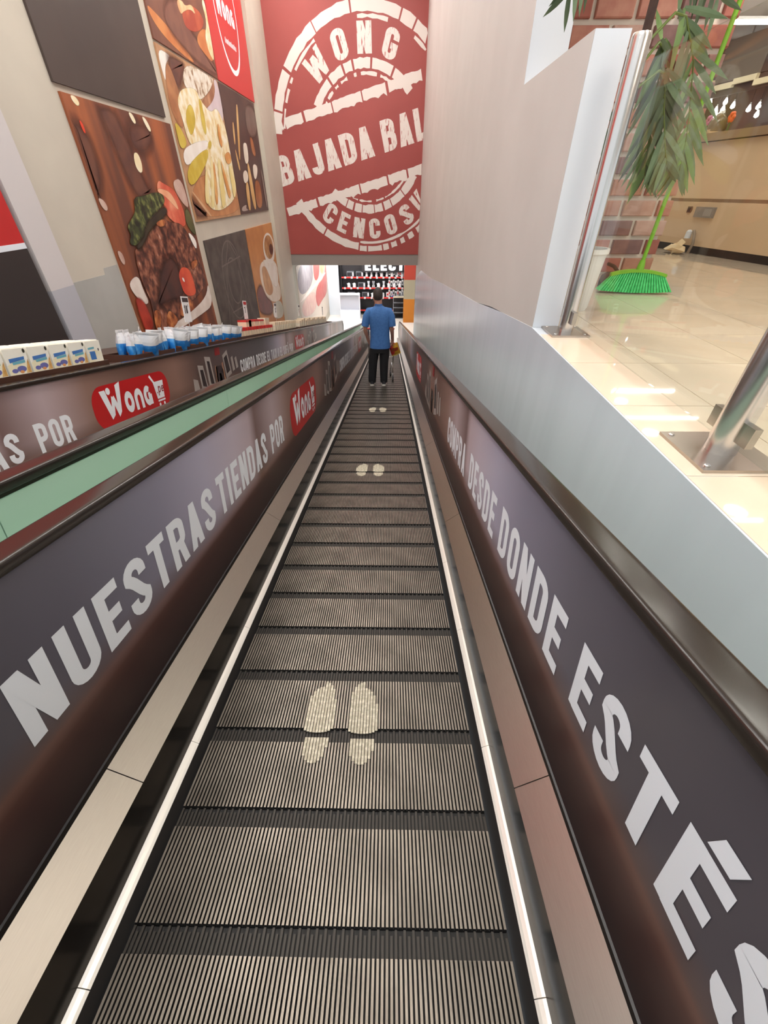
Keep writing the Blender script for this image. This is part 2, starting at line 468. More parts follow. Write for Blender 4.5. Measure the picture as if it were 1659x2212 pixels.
def ad_material():
    m = bpy.data.materials.new('ad_print')
    m.use_nodes = True
    nt = m.node_tree; b = nt.nodes['Principled BSDF']; N = nt.nodes.new; L = nt.links.new
    b.inputs['Roughness'].default_value = .3
    uv = N('ShaderNodeUVMap'); sep = N('ShaderNodeSeparateXYZ'); L(uv.outputs[0], sep.inputs[0])
    # slow change along the walk
    mr = N('ShaderNodeMath'); mr.operation = 'DIVIDE'; mr.inputs[1].default_value = 7.85
    L(sep.outputs[0], mr.inputs[0])
    fr = N('ShaderNodeMath'); fr.operation = 'FRACT'; L(mr.outputs[0], fr.inputs[0])
    cr = N('ShaderNodeValToRGB'); e = cr.color_ramp.elements
    stops = [(0.0, (84, 80, 86)), (.04, (104, 100, 110)), (.10, (142, 138, 154)), (.15, (184, 178, 196)), (.20, (204, 190, 200)), (.235, (200, 180, 184)), (.25, (128, 102, 98)),
             (.30, (192, 172, 174)), (.36, (150, 118, 106)), (.45, (114, 86, 76)), (.55, (150, 116, 104)), (.62, (98, 78, 72)), (.75, (90, 76, 76)), (.9, (86, 80, 84)), (1.0, (84, 80, 86))]
    e[0].position, e[0].color = stops[0][0], S(*stops[0][1])
    e[1].position, e[1].color = stops[-1][0], S(*stops[-1][1])
    for p_, c_ in stops[1:-1]:
        n_ = e.new(p_); n_.color = S(*c_)
    L(fr.outputs[0], cr.inputs[0])
    # dark wine band at the foot of the print
    c2 = N('ShaderNodeValToRGB'); e = c2.color_ramp.elements
    e[0].position, e[0].color = .34, S(48, 34, 34)
    e[1].position, e[1].color = .50, S(84, 54, 48)
    n_ = e.new(.46); n_.color = S(66, 42, 40)
    n_ = e.new(.535); n_.color = S(118, 80, 64)
    n_ = e.new(.56); n_.color = S(102, 76, 66)
    L(sep.outputs[1], c2.inputs[0])
    mx = N('ShaderNodeMix'); mx.data_type = 'RGBA'
    ms = N('ShaderNodeMapRange'); ms.inputs[1].default_value = .50; ms.inputs[2].default_value = .64
    L(sep.outputs[1], ms.inputs[0]); L(ms.outputs[0], mx.inputs[0])
    L(c2.outputs[0], mx.inputs[6]); L(cr.outputs[0], mx.inputs[7])
    L(mx.outputs[2], b.inputs['Base Color'])
    return m
M_ad = ad_material()

def pallet_mesh(n=86, pitch=.287):
    mb = MB()
    wd = 1.0 / n
    y1, y2 = .228, pitch - .003
    for k in range(n):
        x0 = -.5 + k * wd + wd * .22; x1 = -.5 + (k + 1) * wd - wd * .22
        z = .012
        # ridge with chamfered sides, main length then a low dark end
        mb.add([(x0, 0, z), (x1, 0, z), (x1, y1, z), (x0, y1, z), (x0 - .0018, 0, 0), (x1 + .0018, 0, 0), (x1 + .0018, y1, 0), (x0 - .0018, y1, 0)],
               [(0, 1, 2, 3)], 0)
        o_ = len(mb.v) - 8
        for f in ((4, 5, 1, 0), (5, 6, 2, 1), (7, 4, 0, 3), (6, 7, 3, 2)):
            mb.f.append([i + o_ for i in f]); mb.m.append(1)
        zb = .007; ye = y2 - (.012 if k % 2 else 0.0)
        mb.add([(x0, y1, zb), (x1, y1, zb), (x1, ye, zb), (x0, ye, zb), (x0, ye, 0), (x1, ye, 0)], [(0, 1, 2, 3), (3, 2, 5, 4)], 2)
    mb.add([(-.5, 0, 0), (.5, 0, 0), (.5, y2, 0), (-.5, y2, 0), (-.5, 0, -.03), (.5, 0, -.03), (.5, y2, -.03), (-.5, y2, -.03)],
           [(0, 1, 2, 3), (4, 7, 6, 5), (0, 4, 5, 1), (2, 6, 7, 3), (1, 5, 6, 2), (0, 3, 7, 4)], 1)
    return mb

S0, S1 = -3.2, 23.0
PITCH = .287; PAL0 = .163 - PITCH + .003 - 9 * PITCH

def ext(poly, sgn, a=S0, b=S1):
    """polygon of (u, w) drawn along s"""
    return MB().prism([(sgn * u, w) for u, w in poly], lambda p, t: (p[0], t, p[1]), a, b)

def rail_mesh(sgn):
    prof = []
    hw, h = .040, .034
    for k in range(28):
        a = 2 * PI * (k + .5) / 28
        c, s_ = math.cos(a), math.sin(a)
        prof.append((hw * (abs(c) ** .28) * (1 if c >= 0 else -1), h / 2 * (abs(s_) ** .34) * (1 if s_ >= 0 else -1)))
    path = [(S0, .984, 0.0), (0, .984, 0.0), (5, .984, 0), (12, .984, 0)]
    rr = .36
    for k in range(0, 11):
        a = PI * k / 10
        path.append((S1 - .36 + rr * math.sin(a), .984 - rr + rr * math.cos(a), a))
    path.append((S1 - .9, .984 - 2 * rr, PI))
    rings = []
    for s_, w_, a in path:
        rings.append([(sgn * (.672 + pu), s_ + pw * math.sin(a), w_ + pw * math.cos(a)) for pu, pw in prof])
    return MB().loft(rings)

def shop_mark(parent, fn, m_red=None):
    """red pill with the shop's name and a small trolley; fn(x, y) with x along the text 0..1.25, y 0..0.36"""
    W_, H_ = 1.25, .36
    r = .15
    pts = []
    for cx, cy, a0 in ((W_ - r, H_ - r, 0), (r, H_ - r, 90), (r, r, 180), (W_ - r, r, 270)):
        for k in range(9):
            a = R(a0 + 90 * k / 8)
            pts.append((cx + r * math.cos(a), cy + r * math.sin(a)))
    mb = MB(); mb.add([fn(x, y, .001) for x, y in pts], [list(range(len(pts)))])
    pill = mb.build('logo_plate', M_pill, parent)
    pill['label'] = 'red rounded shop logo'
    lt = MB()
    qs = []
    # W with a dot between the arms, then o n g
    for q in ([(0, .25), (.075, .25), (.135, .03), (.085, 0)], [(.085, 0), (.135, .03), (.175, .17), (.14, .19)],
              [(.14, .17), (.175, .19), (.235, .05), (.19, .0)], [(.19, 0), (.235, .04), (.30, .29), (.225, .27)]):
        qs.append(q)
    qs.append([(.115 + .03 * math.cos(2 * PI * k / 10), .235 + .03 * math.sin(2 * PI * k / 10)) for k in range(10)])
    x = .31
    for ch in 'ong':
        for q in glyph_quads(ch, .62, .2):
            qs.append([(x + p_.x * .225, p_.y * .29) for p_ in q])
        x += .158
    for i, q in enumerate(qs):
        lt.add([fn(.12 + px_, .07 + py_, .0018 + .00006 * i) for px_, py_ in q], [list(range(len(q)))])
    lt.build('lettering', M_letter, parent)
    ct = MB()
    for q in ([(.90, .33), (.925, .345), (.985, .27), (.965, .255)], [(.955, .27), (1.15, .27), (1.125, .10), (.985, .10)],
              [(.985, .088), (1.13, .088), (1.13, .07), (.985, .07)]):
        ct.add([fn(px_, py_, .0022 + .0002 * (len(ct.f) % 3)) for px_, py_ in q], [(0, 1, 2, 3)])
    for cx in (1.01, 1.10):
        ct.add([fn(cx + .018 * math.cos(2 * PI * k / 10), .04 + .018 * math.sin(2 * PI * k / 10), .0022) for k in range(10)], [list(range(10))])
    ct.build('trolley_mark', M_letter, parent)
    lettering('lettering', '.pe', lambda x_, y_: fn(.995 + x_ + y_ * .12, .155 + y_, .0034), M_redtext, parent, height=.10, t=.13)

M_phone = mat('phone_print', S(176, 166, 160), .3)
M_phone2 = mat('phone_print_dark', S(54, 44, 46), .3)
M_phone3 = mat('figure_print_red', S(150, 36, 36), .3)
M_phone4 = mat('figure_print_skin', S(176, 130, 106), .3)
def phones(parent, fn):
    """cluster of printed telephones and a small red-clad figure; fn(x 0..1.6, y 0..0.5)"""
    for name, m, qs in (
        ('phone_print', M_phone, [[(0, .06), (.16, .03), (.14, .17), (.02, .2)], [(.22, .05), (.42, .0), (.36, .32), (.2, .34)], [(.46, .03), (.68, .0), (.62, .40), (.44, .42)],
                                  [(1.1, .05), (1.34, .10), (1.26, .44), (1.06, .38)], [(1.4, .12), (1.5, .14), (1.46, .34), (1.38, .32)], [(1.56, .14), (1.66, .16), (1.62, .32), (1.54, .3)]]),
        ('phone_print', M_phone2, [[(.26, .08), (.38, .05), (.34, .27), (.25, .28)], [(.52, .07), (.63, .05), (.58, .35), (.5, .36)], [(1.14, .12), (1.29, .15), (1.23, .38), (1.1, .34)],
                                   [(.74, .02), (1.0, .02), (1.02, .2), (.94, .26), (.76, .26)]]),
        ('figure_print', M_phone3, [[(.8, .40), (.98, .40), (1.0, .5), (.82, .5)]]),
        ('figure_print', M_phone4, [[(.72, .0), (.78, .0), (.8, .26), (.74, .28)], [(.84, .0), (.94, .02), (.92, .16), (.86, .16)], [(1.0, .05), (1.06, .06), (1.04, .3), (.99, .28)]])):
        for q in qs: MB().add([fn(x, y, .0015 if m is M_phone else .0025) for x, y in q], [list(range(len(q)))]).build(name, m, parent)

def build_walk(name, label, uc, w0, main):
    root = thing(name, label, 'escalator', T(uc, 0, w0), (-SLOPE, 0, 0), 'sloping moving walks')
    if main:
        pm = pallet_mesh()
        p0 = pm.build('pallet', [M_ridge, M_groove, M_band], root)
        n = int((S1 - PAL0) / PITCH)
        for k in range(n):
            o_ = p0 if k == 0 else copy_obj(p0, root)
            o_.location = (0, PAL0 + k * PITCH, -.012)
        # painted footprints lie on the ridge tops
        wd = 1 / 86.0
        for (cx, sc, tilt, flip, lab) in ((-.098, .775, -.05, 1, 0), (.078, .772, .02, -1, 0), (-.10, 3.645, -.05, 1, 1), (.07, 3.645, .03, -1, 1), (-.10, 6.515, -.05, 1, 2), (.07, 6.515, .03, -1, 2)):
            mb = MB()
            for k in range(86):
                x = -.5 + (k + .5) * wd
                dx = (x - cx) * flip
                segs = []
                if abs(dx) < .058:
                    q = math.sqrt(max(0, 1 - (dx / .058) ** 2)); segs.append((-.03, .06 + .11 * q + (.02 if dx > 0 else -.01)))
                    segs[-1] = (-.035 - .02 * q, segs[-1][1])
                if abs(dx) < .047:
                    q = math.sqrt(max(0, 1 - (dx / .047) ** 2)); segs.append((-.095 - .08 * q, -.075))
                for a_, b_ in segs:
                    sh = (x - cx) * 0
                    off = tilt * ((a_ + b_) / 2)
                    x0, x1 = x - wd * .4, x + wd * .4
                    mb.add([(x0, sc + a_, .0012), (x1, sc + a_, .0012), (x1, sc + b_, .0012), (x0, sc + b_, .0012)], [(0, 1, 2, 3)])
            mb.build('footprint', M_foot, root)['label'] = 'cream painted footprint'
    else:
        ext([(-.5, -.03), (.5, -.03), (.5, 0), (-.5, 0)], 1).build('belt', M_ridge, root)
    for sgn in (1, -1):
        ext([(.502, -.06), (.5265, .0195), (.56, .0195), (.56, -.06)], sgn).build('skirt_brush', M_rubber, root)
        seg = None
        a = -3.04
        st = None
        while a < S1 - .7:
            if st is None:
                st = ext([(.527, .020), (.534, .0255), (.544, .0315), (.552, .035), (.56, .035), (.56, .020)], sgn, 0, .614).build('skirt_strip', M_strip, root)
                o_ = st
            else: o_ = copy_obj(st, root)
            o_.location = (0, a, 0)
            a += .616
        ext([(.552, .0355), (.556, .1995), (.575, .1995), (.575, .0355)], sgn).build('skirt_panel', M_skirt, root)
        a = -3.0; st = None
        while a < S1 - 1.0:
            if st is None:
                st = ext([(.556, .200), (.650, .268), (.655, .261), (.561, .193)], sgn, 0, 1.703).build('inner_deck', M_steel, root); o_ = st
            else: o_ = copy_obj(st, root)
            o_.location = (0, a, 0)
            a += 1.706
        ext([(.646, .264), (.646, .285), (.668, .29), (.668, .25)], sgn).build('black_trim', M_trim, root)
        ad = ext([(.652, .285), (.652, .966), (.660, .966), (.660, .285)], sgn).build('ad_panel', M_ad, root)
        if sgn > 0: uvs(ad, lambda co: (co.y - .2, co.z + .025))
        else: uvs(ad, lambda co: (co.y - .2, co.z + .02))
        ad['label'] = 'brown and lilac advertising panel'
        a = -3.2 if main else -3.2 + .28; st = None
        while a < S1 - 1.5:
            if st is None:
                st = ext([(.672, .27), (.672, .966), (.684, .966), (.684, .27)], sgn, 0, 1.802).build('glass_panel', M_mint, root); o_ = st
            else: o_ = copy_obj(st, root)
            o_.location = (0, a, 0)
            a += 1.806
        ext([(.655, .95), (.655, .969), (.69, .969), (.69, .95)], sgn).build('rail_guide', M_guide, root)
        rail_mesh(sgn).build('handrail', M_rail, root, smooth=True, auto=R(60))
        far = (1.225 if (main and sgn > 0) else (.885 - .0 if main else .70))
        ext([(.67, .22), (.67, .26), (far, .26), (far, .22)], sgn).build('outer_deck', M_deckfill, root)
        ext([(.56, -.5), (.56, .2), (.70, .26), (.70, -.5)], sgn).build('cladding', M_trim, root)
    return root

WALK = build_walk('moving_walk', 'long grooved moving walk going down between advertising panels, man standing on it', 0, 0, True)
WALK2 = build_walk('moving_walk', 'parallel moving walk behind mint green glass, below the product trays', -1.61, .045, False)

# printed words
KL, KR, SCAM, HCAM = 1.0248, 1.0437, -.316, 1.472      # measured layout -> plane of the print
def fnL(s0, w0):
    return lambda x, y, z=.001: (-.652 + z, SCAM + (s0 + x - SCAM) * KL, HCAM - (HCAM - w0 - y) * KL)
def fnR(s0, w0):
    return lambda x, y, z=.001: (.652 - z, SCAM + (s0 - x - SCAM) * KR, HCAM - (HCAM - w0 - y) * KR)
adL = [c for c in WALK.children if c.name.startswith('ad_panel')]
adR_, adL_ = adL[0], adL[1]
adF = [c for c in WALK2.children if c.name.startswith('ad_panel')][1]
adN = [c for c in WALK2.children if c.name.startswith('ad_panel')][0]
def words(parent, fn, lst, dw=0.0):
    for txt, a, b, w0, h in lst:
        lettering('lettering', txt, fn(a, w0 + dw), M_letter, parent, width=b - a if b > a else a - b, height=h)
left_words = [('NUESTRAS', .27, 1.37, .575, .195), ('TIENDAS', 1.43, 2.27, .577, .197), ('POR', 2.38, 2.73, .58, .2),
              ('COMPRA', 6.62, 7.4, .575, .19), ('DESDE', 7.5, 8.12, .575, .19), ('EL', 8.22, 8.43, .575, .19), ('TAXI', 8.53, 8.97, .575, .19), ('O', 9.07, 9.17, .575, .19),
              ('EL', 9.27, 9.48, .575, .19), ('SOFÁ', 9.58, 10.1, .575, .19), ('POR', 10.22, 10.6, .575, .19)]
words(adL_, fnL, left_words)
def fnF(s0, w0):
    return lambda x, y, z=.001: (-.652 + z, SCAM + (s0 + x - SCAM) * 1.008, HCAM - (HCAM - w0 - y) * 1.008)
words(adF, fnF, [('TIENDAS', 1.40, 2.24, .577, .195)] + left_words[2:], -.05)
for par, fn_ in ((adL_, fnL), (adF, fnF)):
    for s0 in (3.0, 10.85):
        shop_mark(par, fn_(s0, .50))
    phones(par, fn_(4.85, .47)); phones(par, fn_(12.6, .47))
words(adR_, lambda a, w0: fnR(a, w0), [('COMPRA', 2.80, 2.01, .565, .195), ('DESDE', 1.86, 1.24, .575, .195), ('DONDE', 1.15, .49, .58, .2), ('ESTÉS', .40, -.19, .598, .19)])
shop_mark(adR_, fnR(7.05, .52)); phones(adR_, fnR(5.0, .47))

# ------------------------------------------------------------------ stamp on the red wall
def stamp_material():
    m = bpy.data.materials.new('stamp_paint'); m.use_nodes = True
    nt = m.node_tree; b = nt.nodes['Principled BSDF']; N = nt.nodes.new; L = nt.links.new
    b.inputs['Roughness'].default_value = .55
    tc = N('ShaderNodeTexCoord'); mp = N('ShaderNodeMapping'); mp.inputs['Rotation'].default_value = (0, R(12), 0); mp.inputs['Scale'].default_value = (9, 9, 1.6)
    nz = N('ShaderNodeTexNoise'); nz.inputs['Scale'].default_value = 3.0; nz.inputs['Detail'].default_value = 4
    L(tc.outputs['Object'], mp.inputs[0]); L(mp.outputs[0], nz.inputs[0])
    cr = N('ShaderNodeValToRGB'); cr.color_ramp.elements[0].position = .34; cr.color_ramp.elements[0].color = S(176, 84, 78)
    cr.color_ramp.elements[1].position = .42; cr.color_ramp.elements[1].color = S(228, 218, 210)
    L(nz.outputs['Fac'], cr.inputs[0]); L(cr.outputs[0], b.inputs['Base Color'])
    return m
M_stamp = stamp_material()
M_stampw = mat('stamp_white', S(228, 218, 210), .55)
SC = (-.625, 2.755)
YS = Y_RED - .004
def wpt(x, z, k=0): return (min(x, XR - .004), YS - .0008 * k, z)
def ring_arc(name, r0, r1, segs, n_per=3.0):
    mb = MB()
    for a0, a1 in segs:
        n = max(2, int(abs(a1 - a0) / n_per))
        for i in range(n):
            b0, b1 = R(a0 + (a1 - a0) * i / n), R(a0 + (a1 - a0) * (i + 1) / n)
            if i == 0: j0 = random.uniform(-.012, .012)
            j1 = random.uniform(-.016, .016) if i < n - 1 else 0
            q = [(SC[0] + (r0 + j0) * math.cos(b0), SC[1] + (r0 + j0) * math.sin(b0)), (SC[0] + (r1 - j0) * math.cos(b0), SC[1] + (r1 - j0) * math.sin(b0)),
                 (SC[0] + (r1 - j1) * math.cos(b1), SC[1] + (r1 - j1) * math.sin(b1)), (SC[0] + (r0 + j1) * math.cos(b1), SC[1] + (r0 + j1) * math.sin(b1))]
            j0 = j1
            if q[0][0] < XR - .01: mb.add([wpt(*p_) for p_ in q], [(0, 1, 2, 3)])
    return mb.build(name, M_stampw, WALL_FAR)
ring_arc('stamp_ring', 2.84, 3.10, [(14, 60), (61, 69), (70, 98), (99, 121), (121.6, 145.5), (147, 165), (166, 176)])
ring_arc('stamp_ring', 2.84, 3.08, [(212, 236), (237, 262)])
ring_arc('stamp_ring', 2.92, 3.10, [(263, 268), (269, 279), (280, 284), (286, 290), (293, 296), (299, 303), (306, 310)])
ring_arc('stamp_ring', 2.72, 2.79, [(30, 58), (76, 95), (124, 143), (147, 150), (153, 160), (163, 173)])
ring_arc('stamp_ring', 2.78, 2.85, [(263, 330)])
ring_arc('stamp_ring', 1.70, 1.93, [(41, 62), (64, 84), (86, 102), (104, 112), (114, 128), (130, 152)])
ring_arc('stamp_ring', 1.56, 1.63, [(52, 74), (78, 96), (101, 104), (112, 120), (124, 128), (132, 140), (143, 150)])
ring_arc('stamp_ring', 1.68, 1.92, [(226, 244), (245, 252), (254, 262), (263, 276), (277, 286), (288, 296), (297, 312), (313, 332)])
ring_arc('stamp_ring', 1.55, 1.60, [(240, 246), (249, 256), (258, 274), (280, 290), (292, 322)])
def tilt(x, y, a=R(14.0)):
    return (SC[0] + x * math.cos(a) - y * math.sin(a), SC[1] + x * math.sin(a) + y * math.cos(a))
for yb, segs in ((.98, [(-3.1, -2.72), (-2.66, -2.6), (-2.5, -1.9), (-1.82, -.9), (-.86, .1), (.14, .9), (.98, 2.05)]), (-1.23, [(-3.32, -2.2), (-2.12, -1.5), (-1.42, -.6), (-.55, .4), (.46, 1.1), (1.16, 2.05)])):
    mb = MB()
    for a0, a1 in segs:
        n = max(2, int((a1 - a0) / .09)); jt = [random.uniform(-.012, .02) for _ in range(n + 1)]; jb = [random.uniform(-.03, .012) if random.random() > .25 else random.uniform(-.08, -.02) for _ in range(n + 1)]
        for i in range(n):
            x0, x1 = a0 + (a1 - a0) * i / n, a0 + (a1 - a0) * (i + 1) / n
            q = [tilt(x0, yb + jb[i]), tilt(x1, yb + jb[i + 1]), tilt(x1, yb + .235 + jt[i + 1]), tilt(x0, yb + .235 + jt[i])]
            if q[0][0] < XR - .01: mb.add([wpt(*p_, 2) for p_ in q], [(0, 1, 2, 3)])
    mb.build('stamp_bar', M_stampw, WALL_FAR)
def word_wall(txt, x0, x1, y0, h, t=.2):
    qs, wd = text_quads(txt, t, .1)
    k = (x1 - x0) / wd; mb = MB()
    for q in qs:
        pts = [tilt(x0 + x * k, y0 + y * h) for x, y, z in q]
        if min(p_[0] for p_ in pts) < XR - .01: mb.add([wpt(*p_, q[0][2]) for p_ in pts], [(0, 1, 2, 3)])
    mb.build('stamp_lettering', M_stamp, WALL_FAR)
word_wall('BAJADA', -3.22, .17, -.40, .80)
word_wall('BAL', .50, 2.0, -.40, .80)
def arc_letter(mb, ch, ang, r0, h, wd, flip=False):
    gw = GW.get(ch, .5)
    for q in glyph_quads(ch, gw, .2):
        pts = []
        for p_ in q:
            x = (p_.x - gw / 2) * wd / .5; y = p_.y * h
            a = R(ang)
            if not flip:
                er = (math.cos(a), math.sin(a)); et = (math.sin(a), -math.cos(a)); rr = r0 + y
            else:
                er = (math.cos(a), math.sin(a)); et = (-math.sin(a), math.cos(a)); rr = r0 - y
            pts.append((SC[0] + er[0] * rr + et[0] * x, SC[1] + er[1] * rr + et[1] * x))
        if min(p_[0] for p_ in pts) < XR - .01: mb.add([wpt(*p_, q[0].z) for p_ in pts], [(0, 1, 2, 3)])
mb = MB()
for ch, a in zip('WONG', (131, 110, 91, 71)): arc_letter(mb, ch, a, 2.0, .66, .44)
mb.build('stamp_lettering', M_stamp, WALL_FAR)
mb = MB()
for ch, a in zip('CENCOSU', (234, 247, 261, 275, 289.5, 305, 319)): arc_letter(mb, ch, a, 2.70, .62, .40, True)
mb.build('stamp_lettering', M_stamp, WALL_FAR)

# ------------------------------------------------------------------ food posters on the left wall
PRINTCOL = {
 'dark': ((86, 50, 42), (110, 66, 50)), 'pale': ((240, 222, 180), (250, 240, 214)), 'redlight': ((220, 60, 36), (240, 90, 50)), 'palepink': ((206, 176, 162), (188, 146, 130)),
 'leaf': ((70, 74, 40), (96, 92, 50)), 'pepper': ((206, 88, 62), (224, 112, 80)), 'pepperlight': ((232, 160, 120), (240, 180, 140)), 'plate': ((222, 206, 194), (236, 224, 214)),
 'steak': ((78, 38, 28), (142, 84, 62)), 'steakdark': ((58, 26, 22), (84, 42, 32)), 'whitespot': ((238, 230, 222), (244, 238, 230)), 'kale': ((44, 52, 28), (112, 118, 66)),
 'kaledark': ((36, 30, 20), (58, 50, 30)), 'tomato': ((206, 66, 40), (224, 92, 56)), 'tomatodark': ((150, 38, 26), (186, 60, 40)), 'chips': ((168, 88, 44), (204, 122, 66)),
 'board': ((184, 122, 76), (200, 140, 90)), 'boardedge': ((206, 160, 120), (214, 172, 132)), 'white': ((238, 230, 220), (246, 240, 232)), 'spoon': ((160, 104, 66), (186, 128, 84)),
 'lilac': ((206, 190, 194), (214, 200, 204)), 'bowl': ((232, 224, 210), (198, 176, 140)), 'bowlside': ((150, 98, 66), (196, 146, 110)), 'cream': ((244, 232, 204), (232, 212, 160)),
 'olive': ((200, 172, 54), (214, 190, 84)), 'straw': ((232, 210, 136), (240, 224, 170)), 'strawdark': ((206, 140, 72), (228, 180, 110)), 'smoke': ((104, 84, 76), (120, 98, 88)),
 'brown': ((150, 92, 54), (172, 112, 68)), 'stick': ((206, 160, 96), (220, 180, 120)), 'whitetip': ((226, 214, 196), (238, 228, 212)), 'palegrey': ((150, 132, 122), (170, 152, 142)),
 'orange': ((196, 116, 60), (214, 140, 80)), 'brownlight': ((116, 74, 60), (132, 88, 70)), 'redmeat': ((168, 66, 44), (196, 96, 62)), 'flame': ((244, 206, 160), (236, 170, 120)),
 'saucer': ((226, 208, 188), (236, 220, 202)), 'biscuit': ((186, 132, 80), (206, 156, 102)), 'cupwhite': ((236, 226, 214), (228, 214, 198)), 'maroon': ((120, 66, 58), (100, 62, 54)),
 'pinkwhite': ((190, 186, 168), (200, 196, 180)), 'grey': ((150, 140, 140), (134, 124, 126)), 'band': ((222, 204, 190), (228, 212, 200)), 'pinkish': ((206, 160, 148), (214, 178, 160)),
 'redp': ((186, 84, 78), (196, 104, 96)), 'olivep': ((170, 160, 110), (196, 186, 140)),
}
FEATHER = {'dark': .2, 'steakdark': .16, 'kaledark': .07, 'tomatodark': .05, 'smoke': .15, 'brown': .04, 'brownlight': .12, 'maroon': .12, 'leaf': .05}
MULTI = {'steak': (8.0, [(.34, (56, 26, 20)), (.47, (100, 52, 38)), (.57, (140, 82, 60)), (.66, (168, 108, 84)), (.74, (214, 182, 164))]),
         'kale': (9.0, [(.36, (24, 28, 14)), (.5, (58, 68, 32)), (.62, (116, 122, 66)), (.72, (150, 150, 96))]),
         'chips': (7.0, [(.35, (110, 52, 26)), (.5, (170, 92, 48)), (.66, (210, 136, 80))]),
         'pepper': (3.0, [(.35, (196, 74, 52)), (.55, (220, 104, 76)), (.7, (236, 150, 118))]),
         'cream': (6.0, [(.35, (226, 196, 130)), (.5, (240, 226, 186)), (.65, (250, 242, 222))]),
         'bowl': (8.0, [(.36, (150, 116, 80)), (.46, (222, 208, 186)), (.65, (240, 234, 222))])}
def pmat(k):
    """ink of one printed shape; the edge of the shape fades out through the vertex attribute 'ink'"""
    nm = 'print_' + k
    if nm in MATS: return MATS[nm]
    c, c2 = PRINTCOL[k]
    sc, stops = MULTI.get(k, (3.0, [(.42, c), (.62, c2)]))
    m = mat(nm, S(*c), .4, col2=S(*c2), scale=sc, detail=7)
    nt = m.node_tree
    cr = [n_ for n_ in nt.nodes if n_.type == 'VALTORGB'][0].color_ramp
    while len(cr.elements) > 1: cr.elements.remove(cr.elements[-1])
    cr.elements[0].position = stops[0][0]; cr.elements[0].color = S(*stops[0][1])
    for p_, col in stops[1:]:
        e_ = cr.elements.new(p_); e_.color = S(*col)
    at = nt.nodes.new('ShaderNodeAttribute'); at.attribute_name = 'ink'
    tr_ = nt.nodes.new('ShaderNodeBsdfTransparent'); mx = nt.nodes.new('ShaderNodeMixShader')
    out = nt.nodes['Material Output']; b = nt.nodes['Principled BSDF']
    nt.links.new(at.outputs['Fac'], mx.inputs[0]); nt.links.new(tr_.outputs[0], mx.inputs[1]); nt.links.new(b.outputs[0], mx.inputs[2]); nt.links.new(mx.outputs[0], out.inputs[0])
    return m
def ink_shape(pts, fn, feather, name, m, parent, clip=None):
    """printed shape with a soft edge"""
    n = len(pts)
    area = sum(pts[i][0] * pts[(i + 1) % n][1] - pts[(i + 1) % n][0] * pts[i][1] for i in range(n))
    sg = 1 if area > 0 else -1
    P_ = [Vector(q) for q in pts]; inn, out = [], []
    for i in range(n):
        t_ = (P_[(i + 1) % n] - P_[i - 1])
        t_ = t_.normalized() if t_.length > 1e-9 else Vector((1, 0))
        nr = Vector((t_.y, -t_.x)) * sg
        inn.append(P_[i] - nr * feather * .35); out.append(P_[i] + nr * feather * .65)
    if clip:
        y0, y1, z0, z1 = clip
        inn = [Vector((min(max(q.x, y0), y1), min(max(q.y, z0), z1))) for q in inn]
        out = [Vector((min(max(q.x, y0), y1), min(max(q.y, z0), z1))) for q in out]
    vs = [fn(q.x, q.y) for q in inn] + [fn(q.x, q.y) for q in out]
    me = bpy.data.meshes.new(name)
    me.from_pydata(vs, [], [list(range(n))] + [(i, (i + 1) % n, n + (i + 1) % n, n + i) for i in range(n)])
    me.materials.append(m)
    at = me.attributes.new('ink', 'FLOAT', 'POINT')
    for i in range(2 * n): at.data[i].value = 1.0 if i < n else 0.0
    o_ = bpy.data.objects.new(name, me); COL.objects.link(o_); o_.parent = parent
    return o_
